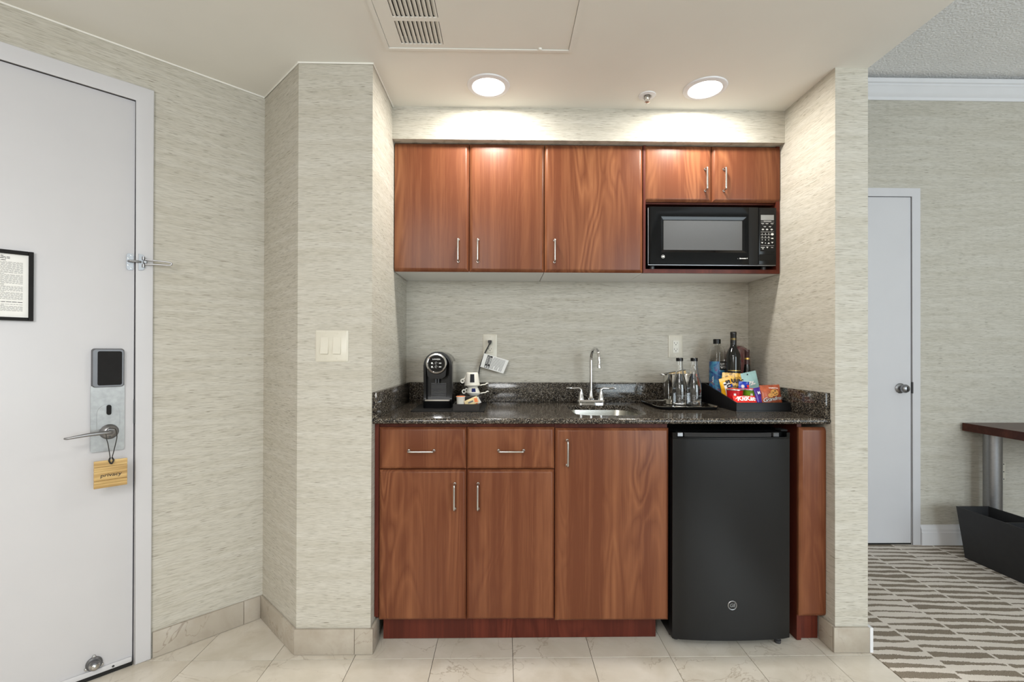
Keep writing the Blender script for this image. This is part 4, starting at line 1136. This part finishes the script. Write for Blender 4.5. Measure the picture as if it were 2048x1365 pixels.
for s_, zz in (('LIFE', .2010), ('WTR', .1845)): text(b, s_, .0165, lambda x, y, zz=zz: f3(x + .0005, y + zz), ax='LEFT', bold=.0006, space=1.1)
obj('lettering', b, 'whiteprint', t)
b = nb(); text(b, 'ALKAL', .011, lambda x, y: f3(-.036 - y, .125 + x), bold=.0002); obj('side_lettering', b, 'whiteprint', t)
b = nb()
for q in (0, .006, .012): cylpatch(b, f3, .010 - q * .2, .020 + q * .2, .136 - q, .1385 - q, 2)
obj('small_mark', b, 'whiteprint', t)
b = nb(); lathe(b, [(0, .328), (.0165, .328), (.0182, .326), (.0182, .3045), (.0165, .304), (0, .304)], c, 32); obj('cap', b, 'black', t, 40)
# wine bottle
vx, vy = 1.1296, 2.320
t = thing('wine_bottle', 'tall dark wine bottle with black foil neck and thin gold bands', 'bottle', (vx, vy, ZB)); c = (vx, vy, ZB)
b = nb(); lathe(b, [(0, 0), (.028, 0), (.0325, .004), (.0330, .012), (.0330, .232), (.0315, .248), (.0255, .266), (.0180, .280), (.0145, .292), (.0140, .310), (0, .310)], c, 44); obj('bottle_glass', b, 'wine', t, 60)
b = nb(); lathe(b, [(0, .362), (.0135, .362), (.0148, .360), (.0150, .350), (.0142, .347), (.0143, .303), (.0137, .303), (0, .303)], c, 36); fo = obj('neck_foil', b, 'winefoil', t, 40)
b = nb()
for zz in (.3230, .3285): lathe(b, [(.0143, zz), (.01455, zz), (.01455, zz + .0011), (.0143, zz + .0011)], c, 30)
obj('foil_band', b, 'gold', fo, 40)
b = nb(); cylpatch(b, mapcyl(vx, vy, .0333, ZB), -.050, .050, .05, .171, 16); obj('label', b, 'winefoil', t, 60)
b = nb(); cylpatch(b, mapcyl(vx, vy, .0335, ZB), -.042, .040, .1705, .1735, 12); obj('gold_line', b, 'gold', t, 60)
# half-bottle of wine
hx2, hy2 = 1.1990, 2.322
t = thing('small_wine_bottle', 'slim small wine bottle with maroon foil top and a gold band', 'bottle', (hx2, hy2, ZB)); c = (hx2, hy2, ZB)
b = nb(); lathe(b, [(0, 0), (.024, 0), (.0265, .004), (.0268, .10), (.0225, .135), (.0160, .170), (.0115, .205), (.0105, .225), (0, .225)], c, 40); obj('bottle_glass', b, 'wine', t, 60)
b = nb(); lathe(b, [(0, .2745), (.0105, .2745), (.0115, .273), (.0117, .262), (.0108, .260), (.0113, .215), (.0120, .2), (0, .2)], c, 30); obj('neck_foil', b, 'maroon', t, 40)
b = nb(); lathe(b, [(.0112, .226), (.0118, .226), (.0117, .234), (.0111, .234)], c, 30); obj('gold_band', b, 'gold', t, 40)
# dark red rounded canister in a clear bag
qx, qy = 1.1945, 2.4080
t = thing('bagged_canister', 'dark red rounded container wrapped in a clear plastic bag behind the wine', 'container', (qx, qy, ZB)); c = (qx, qy, ZB)
b = nb(); lathe(b, [(0, 0), (.052, 0), (.0575, .006), (.0580, .16), (.0575, .215), (.054, .252), (.046, .276), (.029, .291), (0, .297)], c, 44); obj('container_body', b, 'darkred', t, 60)
b = nb(); n1, n2 = 40, 22
rings = []
for j in range(n2 + 1):
    z = .006 + .336 * j / n2; row = []
    for i in range(n1):
        a = 2 * PI * i / n1; rr2 = .0605 if z < .27 else .0605 - .047 * ((z - .27) / .072) ** 1.6
        rr2 += .0020 * noise.noise(Vector((math.cos(a) * 3, math.sin(a) * 3, z * 22))) + (.004 * math.sin(a * 7 + z * 40) if z > .25 else .0012 * math.sin(a * 9 + z * 30)); rr2 = max(.004, rr2)
        row.append(b.verts.new((qx + rr2 * math.cos(a), qy + rr2 * math.sin(a) * .98, ZB + z)))
    rings.append(row)
for A, Bq in zip(rings, rings[1:]):
    for i in range(n1): b.faces.new((A[i], A[(i + 1) % n1], Bq[(i + 1) % n1], Bq[i]))
obj('plastic_bag', b, 'film', t, 180)

# snack bags
t, on = bag('candy_bag', 'yellow candy bag with rotated dark brown lettering at the left of the box', 'snack bag', .056, .126, .011, 'yellow', place(1.0870, 2.2595, .934, 0, -14, 0), None, 1)
b = nb()
text(b, "m&m's", .043, lambda x, y: on(.0065 - y, .060 + x), bold=.0016, space=.88); local('lettering', b, 'print', t)
b = nb(); pgrid(b, on, -.013, .018, .006, .106, .0016); local('white_patch', b, 'whiteprint', t)
b = nb(); patch(b, on, [(.017, .090), (.028, .092), (.027, .076), (.017, .072)], .0024); local('blue_patch', b, 'blue', t)
t, on = bag('gummy_bag', 'gold gummy candy bag with bold black lettering in the middle of the box', 'snack bag', .114, .157, .013, 'goldbag', place(1.1023, 2.2745, ZB + .0005, 0, 3.0, 0, .114), None, 2)
b = nb(); text(b, 'HARIBO', .0265, lambda x, y: on(x * .92 + .006, .119 + y), bold=.0012, space=1.0); text(b, 'Goldbears', .0190, lambda x, y: on(x + .006, .093 + y), bold=.0003); local('lettering', b, 'print', t)
t, on = bag('pouch', 'pale teal snack pouch with a hang hole leaning at the right of the box', 'snack bag', .076, .160, .014, 'teal', place(1.2110, 2.2630, ZB + .0005, -4, -12, 0, .076, .014), None, 3, .0010)
b = nb(); b.faces.new([b.verts.new(on(-.006 + .0034 * math.cos(2 * PI * k / 12), .150 + .0034 * math.sin(2 * PI * k / 12), .0022)) for k in range(12)]); local('hang_hole', b, 'slot', t)
b = nb()
for px, pz, a_ in ((-.012, .106, .5), (-.004, .113, -.3), (.006, .109, .9), (.012, .101, 0), (-.018, .099, -.6), (.000, .100, .3)): b.faces.new([b.verts.new(on(px + .0075 * math.cos(q) * math.cos(a_) - .003 * math.sin(q) * math.sin(a_), pz + .0075 * math.cos(q) * math.sin(a_) + .003 * math.sin(q) * math.cos(a_), .0024)) for q in [2 * PI * k / 12 for k in range(12)]])
local('printed_shapes', b, 'card', t)
t, on = bag('blue_bag', 'small crumpled dark blue snack bag standing behind the green tub', 'snack bag', .050, .118, .011, 'blue', place(1.1430, 2.2590, ZB + .0005, 0, 4, 0, .05), None, 4, .0030)
b = nb(); patch(b, on, [(.012, .092), (.024, .092), (.024, .104), (.012, .104)], .004); local('red_mark', b, 'redwrap', t)
b = nb()
for k in range(6):
    a = PI * k / 6; dx, dz = .009 * math.cos(a), .009 * math.sin(a); patch(b, on, [(-.008 - dx - dz * .12, .096 - dz + dx * .12), (-.008 - dx + dz * .12, .096 - dz - dx * .12), (-.008 + dx + dz * .12, .096 + dz - dx * .12), (-.008 + dx - dz * .12, .096 + dz + dx * .12)], .0042)
local('star_mark', b, 'whiteprint', t)
# chip tubs
for (x, y, mt_, lab) in ((1.0850, 2.2130, 'red', 'red round snack tub with a foil lid rim'), (1.1630, 2.2130, 'green', 'green round snack tub with a foil lid rim')):
    t = thing('snack_tub', lab, 'tub', (x, y, ZB), 0, 'round snack tubs in the box'); c = (x, y, ZB)
    b = nb(); lathe(b, [(0, 0), (.030, 0), (.0305, .002), (.0362, .083), (0, .083)], c, 40); obj('tub_body', b, mt_, t, 40)
    b = nb(); lathe(b, [(0, .0895), (.0365, .0893), (.0385, .0875), (.0385, .0845), (.0365, .0832), (0, .0832)], c, 40); obj('lid', b, 'foil', t, 40)
    b = nb(); lathe(b, [(0, .0905), (.0345, .0904), (.0352, .0896), (0, .0896)], c, 40); obj('lid_film', b, 'redwrap', t, 40)
    b = nb(); f = mapcyl(x, y, .0352, ZB); cylpatch(b, f, -.0205, -.0105, .057, .072, 3); obj('white_patch', b, 'whiteprint', t, 60)
# chocolate bars and cookies at the front
t, on = bag('wafer_bar', 'red chocolate wafer bar with white lettering behind the box front', 'snack bag', .108, .064, .014, 'redwrap', place(1.1050, 2.1350, ZB + .001, -30, 0, 0, 0, .014), None, 5, .0008, .03)
b = nb(); text(b, 'KitKat', .031, lambda x, y: on(x, .046 + y, .0030), bold=.0012, shear=.2); local('lettering', b, 'whiteprint', t)
b = nb()
for k in range(16):
    a0, a1 = R(12 + 156 * k / 16), R(12 + 156 * (k + 1) / 16)
    b.faces.new([b.verts.new(on(q * 1.9 * math.cos(a), min(.0635, .040 + q * math.sin(a) * .85), .0026)) for q, a in ((.0240, a0), (.0258, a0), (.0258, a1), (.0240, a1))])
local('oval_outline', b, 'whiteprint', t)
t, on = bag('purple_bar', 'narrow purple chocolate bar wedged beside the brown cookie bag', 'snack bag', .034, .096, .010, 'purple', place(1.1760, 2.1480, ZB + .001, -9, -9, 10, .034, .010), None, 6, .0012)
b = nb(); text(b, 'M', .017, lambda x, y: on(x, .072 + y, .0030), bold=.0008); local('lettering', b, 'whiteprint', t)
t, on = bag('cookie_bag', 'brown cookie bag with white script lettering at the right front', 'snack bag', .094, .108, .022, 'brownbag', place(1.2250, 2.1400, ZB + .001, -14, -2.5, 0, .094, .022), None, 7, .0028)
b = nb(); text(b, "Grandma's", .0245, lambda x, y: on(x, .042 + y + x * .10, .0056), shear=.35, bold=.0010, space=.9); local('lettering_shadow', b, 'print', t)
b = nb(); text(b, "Grandma's", .0245, lambda x, y: on(x, .042 + y + x * .10, .0060), shear=.35, bold=-.0002, space=.9); text(b, 'HOMESTYLE', .0075, lambda x, y: on(x + .012, .092 + y - x * .08, .0045), bold=.0002); local('lettering', b, 'whiteprint', t)
b = nb()
for px, pz, r_ in ((.010, .070, .019), (-.010, .058, .012)): b.faces.new([b.verts.new(on(px + r_ * math.cos(2 * PI * k / 20), pz + r_ * .85 * math.sin(2 * PI * k / 20), .0040)) for k in range(20)])
b.faces.new([b.verts.new(on(-.005 + .022 * math.cos(2 * PI * k / 20), .016 + .010 * math.sin(2 * PI * k / 20), .0042)) for k in range(20)])
local('printed_cookies', b, 'cookie', t)
b = nb()
for px, pz, r_ in ((.014, .078, .003), (.020, .066, .0025), (.004, .070, .0025), (.010, .061, .002)): b.faces.new([b.verts.new(on(px + r_ * math.cos(2 * PI * k / 10), pz + r_ * math.sin(2 * PI * k / 10), .0045)) for k in range(10)])
local('printed_chips', b, 'print', t)

# ---------------------------------------------------------------- microwave
mw = thing('microwave', 'black countertop microwave in the open niche of the wall cabinet', 'microwave', (.98, YU, NZ0))
MY = YU - .006
mx0, mx1, mz0, mz1 = .6760, 1.2840, 1.5890, 1.8640
b = nb(); box(b, (mx0 + .004, MY + .030, mz0 + .004), (mx1 - .004, 2.495, mz1 - .002), .003, 1); obj('cabinet_body', b, 'black', mw)
dx1 = 1.1985
b = nb()
win = (.7350, 1.1460, 1.6490, 1.8215); inn = (.7520, 1.1240, 1.6630, 1.8000)
# door: frame face with a sloping recess round the window
L0 = [(mx0 + .010, MY, mz0 + .004), (dx1, MY, mz0 + .004), (dx1, MY, mz1), (mx0 + .010, MY, mz1)]
L1 = [(win[0], MY, win[2]), (win[1], MY, win[2]), (win[1], MY, win[3]), (win[0], MY, win[3])]
L2 = [(inn[0], MY + .007, inn[2]), (inn[1], MY + .007, inn[2]), (inn[1], MY + .007, inn[3]), (inn[0], MY + .007, inn[3])]
Lb = [(mx0, MY + .008, mz0 + .001), (dx1, MY + .008, mz0 + .001), (dx1, MY + .008, mz1), (mx0, MY + .008, mz1)]
Lc = [(mx0, MY + .030, mz0 + .001), (dx1, MY + .030, mz0 + .001), (dx1, MY + .030, mz1), (mx0, MY + .030, mz1)]
V = [[b.verts.new(p) for p in L] for L in (L2, L1, L0, Lb, Lc)]
for A, Bq in zip(V, V[1:]):
    for k in range(4): b.faces.new((A[k], A[(k + 1) % 4], Bq[(k + 1) % 4], Bq[k]))
b.faces.new(V[-1])
dr = obj('oven_door', b, 'blackgloss', mw, 25)
b = nb(); box(b, (inn[0] - .001, MY + .0065, inn[2] - .001), (inn[1] + .001, MY + .0085, inn[3] + .001)); obj('door_window', b, 'mwglass', dr)
b = nb(); box(b, (1.1520, MY - .002, mz0 + .004), (dx1 - .0005, MY + .001, mz1), .001, 1); obj('door_stile', b, 'black', dr)
b = nb(); box(b, (mx0 + .001, MY + .004, mz0), (mx1, MY + .030, mz0 + .0035)); obj('lower_trim', b, 'satin', mw)
b = nb(); box(b, (mx0 + .0005, MY + .004, mz0 + .006), (mx0 + .0035, MY + .0082, mz1 - .004), .001, 1); obj('edge_strip', b, 'satin', mw)
b = nb(); c = (.7465, MY - .0004, 1.6285)
lathe(b, [(.0070, -.0004), (.0078, -.0004), (.0078, .0004), (.0070, .0004), (.0070, -.0004)], c, 24, 'y'); text(b, 'GE', .0092, lambda x, y: Vector((c[0] + x * .9, MY - .0006, c[2] + y)), shear=.2, bold=.0004); obj('badge', b, 'whiteprint', dr)
b = nb(); text(b, 'Spacemaker II', .0068, lambda x, y: Vector((1.1275 + x, MY - .0005, 1.6225 + y)), shear=.3, bold=.0003); quad(b, [(1.0990, MY - .0005, 1.6205), (1.1030, MY - .0005, 1.6205), (1.1030, MY - .0005, 1.6212), (1.0990, MY - .0005, 1.6212)]); obj('lettering', b, 'whiteprint', dr)
b = nb(); box(b, (dx1 + .0015, MY - .001, mz0 + .004), (mx1, MY + .030, mz1 - .001), .002, 2); pn = obj('control_panel', b, 'black', mw)
b = nb(); box(b, (1.2070, MY - .0018, 1.6560), (1.2755, MY - .0005, 1.8520)); obj('keypad', b, 'matblack', pn)
b = nb(); box(b, (1.2095, MY - .0024, 1.8030), (1.2715, MY - .0012, 1.8280)); obj('display', b, 'display', pn)
b = nb(); box(b, (1.2025, MY - .0035, 1.6105), (1.2790, MY + .001, 1.6420), .0015, 1); obj('door_button', b, 'black', pn)
b = nb(); yk = MY - .0021
def kq(x0, x1, z0, z1): quad(b, [(x0, yk, z0), (x1, yk, z0), (x1, yk, z1), (x0, yk, z1)])
for z in (1.7945, 1.7475, 1.6830): kq(1.2095, 1.2720, z, z + .0007)
kq(1.2230, 1.2590, 1.7975, 1.7990)
for x in (1.2115, 1.2320, 1.2560): kq(x, x + .0135, 1.7860, 1.7880); kq(x + .006, x + .008, 1.7815, 1.7825)
for x in (1.2230, 1.2475): kq(x, x + .011, 1.7725, 1.7745); kq(x + .005, x + .007, 1.7680, 1.7690)
for x in (1.2140, 1.2335, 1.2555): kq(x, x + .011, 1.7575, 1.7605); kq(x + .002, x + .009, 1.7615, 1.7628); kq(x + .004, x + .006, 1.7535, 1.7545)
for r_, row in enumerate(('123', '456', '789')):
    for k_, ch in enumerate(row):
        x, z = 1.2160 + k_ * .0155, 1.7400 - r_ * .0150
        text(b, ch, .0068, lambda px, py: Vector((x + px, yk, z + py)), bold=.0003)
        if r_ < 2: kq(x - .006, x + .007, z - .0058, z - .0047)
text(b, '0', .0068, lambda px, py: Vector((1.2315 + px, yk, 1.6950 + py)), bold=.0003)
b.faces.new([b.verts.new((1.2640 + .007 * math.cos(2 * PI * k / 16), yk, 1.7370 + .0055 * math.sin(2 * PI * k / 16))) for k in range(16)])
kq(1.2590, 1.2690, 1.7150, 1.7200)
for x, z in ((1.2160, 1.6965), (1.2640, 1.6975), (1.2405, 1.6745)): b.faces.new([b.verts.new((x + q, yk, z + r_)) for q, r_ in ((-.0055, .003), (.0055, .003), (0, -.004))])
b.faces.new([b.verts.new((1.2470 + q, yk, 1.6950 + r_)) for q, r_ in ((-.0055, -.003), (.0055, -.003), (0, .004))])
kq(1.2100, 1.2280, 1.6735, 1.6760); kq(1.2150, 1.2235, 1.6665, 1.6690); kq(1.2580, 1.2680, 1.6735, 1.6755)
obj('keypad_print', b, 'whiteprint', pn)
for x, y in ((.71, MY + .05), (1.25, MY + .05), (.71, 2.46), (1.25, 2.46)):
    b = nb(); lathe(b, [(0, 0), (.011, 0), (.013, .0215), (0, .0215)], (x, y, NZ0), 16); obj('foot', b, 'grey', mw)

# ---------------------------------------------------------------- fridge
fr = thing('mini_fridge', 'black compact refrigerator under the right end of the counter', 'fridge', (.91, 2.15, 0))
fx0, fx1, fy = .6745, 1.1480, 1.868
b = nb(); box(b, (fx0 + .003, fy + .062, .022), (fx1 + .002, 2.46, .8600), .003, 1); obj('fridge_body', b, 'black', fr)
def bowed(x): return .016 * ((x - (fx0 + fx1) / 2) / ((fx1 - fx0) / 2)) ** 2
b = nb(); n = 16
zd0, zd1 = .036, .8330
pts = [(fx0 + (fx1 - fx0) * k / n, fy + bowed(fx0 + (fx1 - fx0) * k / n)) for k in range(n + 1)]
pts[0] = (pts[0][0] + .0005, pts[0][1] + .004); pts[-1] = (pts[-1][0] - .0005, pts[-1][1] + .004)
prism(b, pts + [(fx1, fy + .058), (fx0, fy + .058)], 'z', zd0, zd1); fd = obj('fridge_door', b, 'fridge', fr, 40)
b = nb()
prism(b, pts + [(fx1, fy + .058), (fx0, fy + .058)], 'z', zd1 + .001, zd1 + .0070)
p2 = [(x, y + .022) for x, y in pts]
prism(b, p2 + [(fx1, fy + .058), (fx0, fy + .058)], 'z', zd1 + .007, .8575)
for xa, xb in ((fx0, fx0 + .016), (fx1 - .016, fx1)):
    q = [(x, fy + bowed(x) + (.004 if x in (fx0, fx1) else 0)) for x in (xa, xb)]
    prism(b, q + [(xb, fy + .05), (xa, fy + .05)], 'z', zd1 + .007, .8575)
cap = obj('door_cap', b, 'black', fr, 40)
b = nb()
q = [(fx0 + .045 + (fx1 - fx0 - .125) * k / 12, 0) for k in range(13)]; q = [(x, fy + bowed(x) + .004) for x, _ in q]
prism(b, q + [(x, y + .006) for x, y in reversed(q)], 'z', zd1 + .0085, .8580); obj('handle_bar', b, 'bargloss', cap, 40)
for xa in (fx0 + .018, fx1 - .072):
    b = nb(); box(b, (xa, fy + bowed(xa) + .003, zd1 + .0080), (xa + .024, fy + bowed(xa) + .022, .8580), .002, 1); obj('handle_end', b, 'satin' if xa < .8 else 'grey', cap)
b = nb(); lx, lz = .9070, .1760; ly = fy - .0002
lathe(b, [(.0150, -.0006), (.0172, -.0012), (.0188, 0), (.0150, 0), (.0150, -.0006)], (lx, ly, lz), 36, 'y'); text(b, 'GE', .0190, lambda x, y: Vector((lx + x, ly - .0006, lz + y)), shear=.15, bold=.0002); obj('badge', b, 'satin', fd)
b = nb(); box(b, (1.118, fy + .03, .8600), (1.146, fy + .075, .8680), .002, 1); obj('top_hinge', b, 'matblack', fr)
for x, y in ((.71, 1.95), (1.115, 1.915), (.71, 2.42), (1.115, 2.42)):
    b = nb(); lathe(b, [(0, .0005), (.012, .0005), (.013, .012), (.008, .014), (.008, .0375 if y < 1.93 else .0225), (0, .0375 if y < 1.93 else .0225)], (x, y, 0), 18); obj('levelling_foot', b, 'grey', fr)

# ---------------------------------------------------------------- the room on the right
d2 = thing('door_2', 'white closet door with a round steel knob in the far room', 'door', (2.12, YF, 0), 0, None, 'structure')
b = nb(); box(b, (1.745, YF - .003, .012), (2.5010, YF + .0, 2.1385), .001, 1); obj('door_leaf', b, 'white', d2)
b = nb(); prism(b, [(2.5555, 0), (2.5555, 2.1920), (1.690, 2.1920), (1.690, 0), (1.742, 0), (1.742, 2.1425), (2.5040, 2.1425), (2.5040, 0)], 'y', YF, YF - .012)
bmesh.ops.bevel(b, geom=[e for e in b.edges if all(v.co.y < YF - .011 for v in e.verts)], offset=.003, segments=2, affect='EDGES'); obj('door_frame', b, 'white', d2)
b = nb(); box(b, (1.742, YF - .0008, 0), (2.5040, YF - .0002, 2.1425)); obj('door_gap', b, 'slot', d2)
b = nb(); lathe(b, [(0, -.056), (.012, -.055), (.021, -.050), (.026, -.040), (.025, -.030), (.016, -.020), (.011, -.012), (.026, -.008), (.031, -.004), (.031, 0), (0, 0)], (2.4330, YF - .003, .9620), 36, 'y'); kn = obj('door_knob', b, 'satin', d2, 40)
b = nb(); box(b, (2.4305, YF - .0615, .949), (2.4355, YF - .058, .975), .001, 1); obj('turn_button', b, 'matblack', kn)
b = nb(); box(b, (2.5015, YF - .0128, .931), (2.5085, YF - .003, 1.0), .0005, 1); obj('strike_plate', b, 'grey', d2)

dk = thing('desk', 'dark cherry wood desk on round metal legs in the far room', 'desk', (3.5, 2.45, 0))
b = nb(); box(b, (2.8100, 2.05, .7040), (4.4, 2.866, .7520), .0015, 1); obj('desk_top', b, 'desk', dk)
for x, y in ((2.905, 2.775), (2.905, 2.14), (4.30, 2.775), (4.30, 2.14)):
    b = nb(); lathe(b, [(0, .0025), (.0425, .0025), (.0425, .704), (0, .704)], (x, y, 0), 32); obj('leg', b, 'satin', dk, 40)

bn = thing('waste_bin', 'long black tapered bin with a divider on the carpet beside the desk', 'bin', (2.74, 2.45, .002))
zt2 = .2900
def binring(i, z, grow):
    return [(2.652 - grow + i, 2.05 - grow + i, z), (2.790 + grow - i, 2.05 - grow + i, z), (2.790 + grow - i, 2.688 + grow - i, z), (2.652 - grow + i, 2.688 + grow - i, z)]
b = nb()
V = [[b.verts.new(p) for p in L] for L in (binring(0, .0025, 0), binring(0, zt2, .0265), binring(.007, zt2, .0265), binring(.007, .012, 0))]
for A, Bq in zip(V, V[1:]):
    for k in range(4): b.faces.new((A[k], A[(k + 1) % 4], Bq[(k + 1) % 4], Bq[k]))
b.faces.new(V[0]); b.faces.new(V[-1]); obj('bin_body', b, 'leather', bn, 30)
b = nb(); prism(b, [(2.662, .013), (2.780, .013), (2.803, .280), (2.638, .280)], 'y', 2.470, 2.478); obj('divider', b, 'leather', bn)

t = thing('data_outlet', 'almond wall outlet plate beside the desk leg in the far room', 'outlet', (3.05, YF, .39))
b = nb(); wplate(b, 3.0050, 3.0920, .3930, .5060, YF); obj('plate', b, 'almond', t)
b = nb(); box(b, (3.040, YF - .0085, .449), (3.056, YF - .0058, .465)); box(b, (3.012, YF - .0075, .452), (3.022, YF - .0058, .462)); obj('jack', b, 'slot', t)
b = nb(); box(b, (3.034, YF - .008, .398), (3.072, YF - .0058, .408)); obj('label_strip', b, 'whiteprint', t)
for x, z in ((3.078, .4955), (3.078, .4035), (3.078, .449)):
    b = nb(); lathe(b, [(0, -.0012), (.0034, -.0008), (.0036, 0), (0, 0)], (x, YF - .006, z), 10, 'y'); obj('screw', b, 'grey', t)
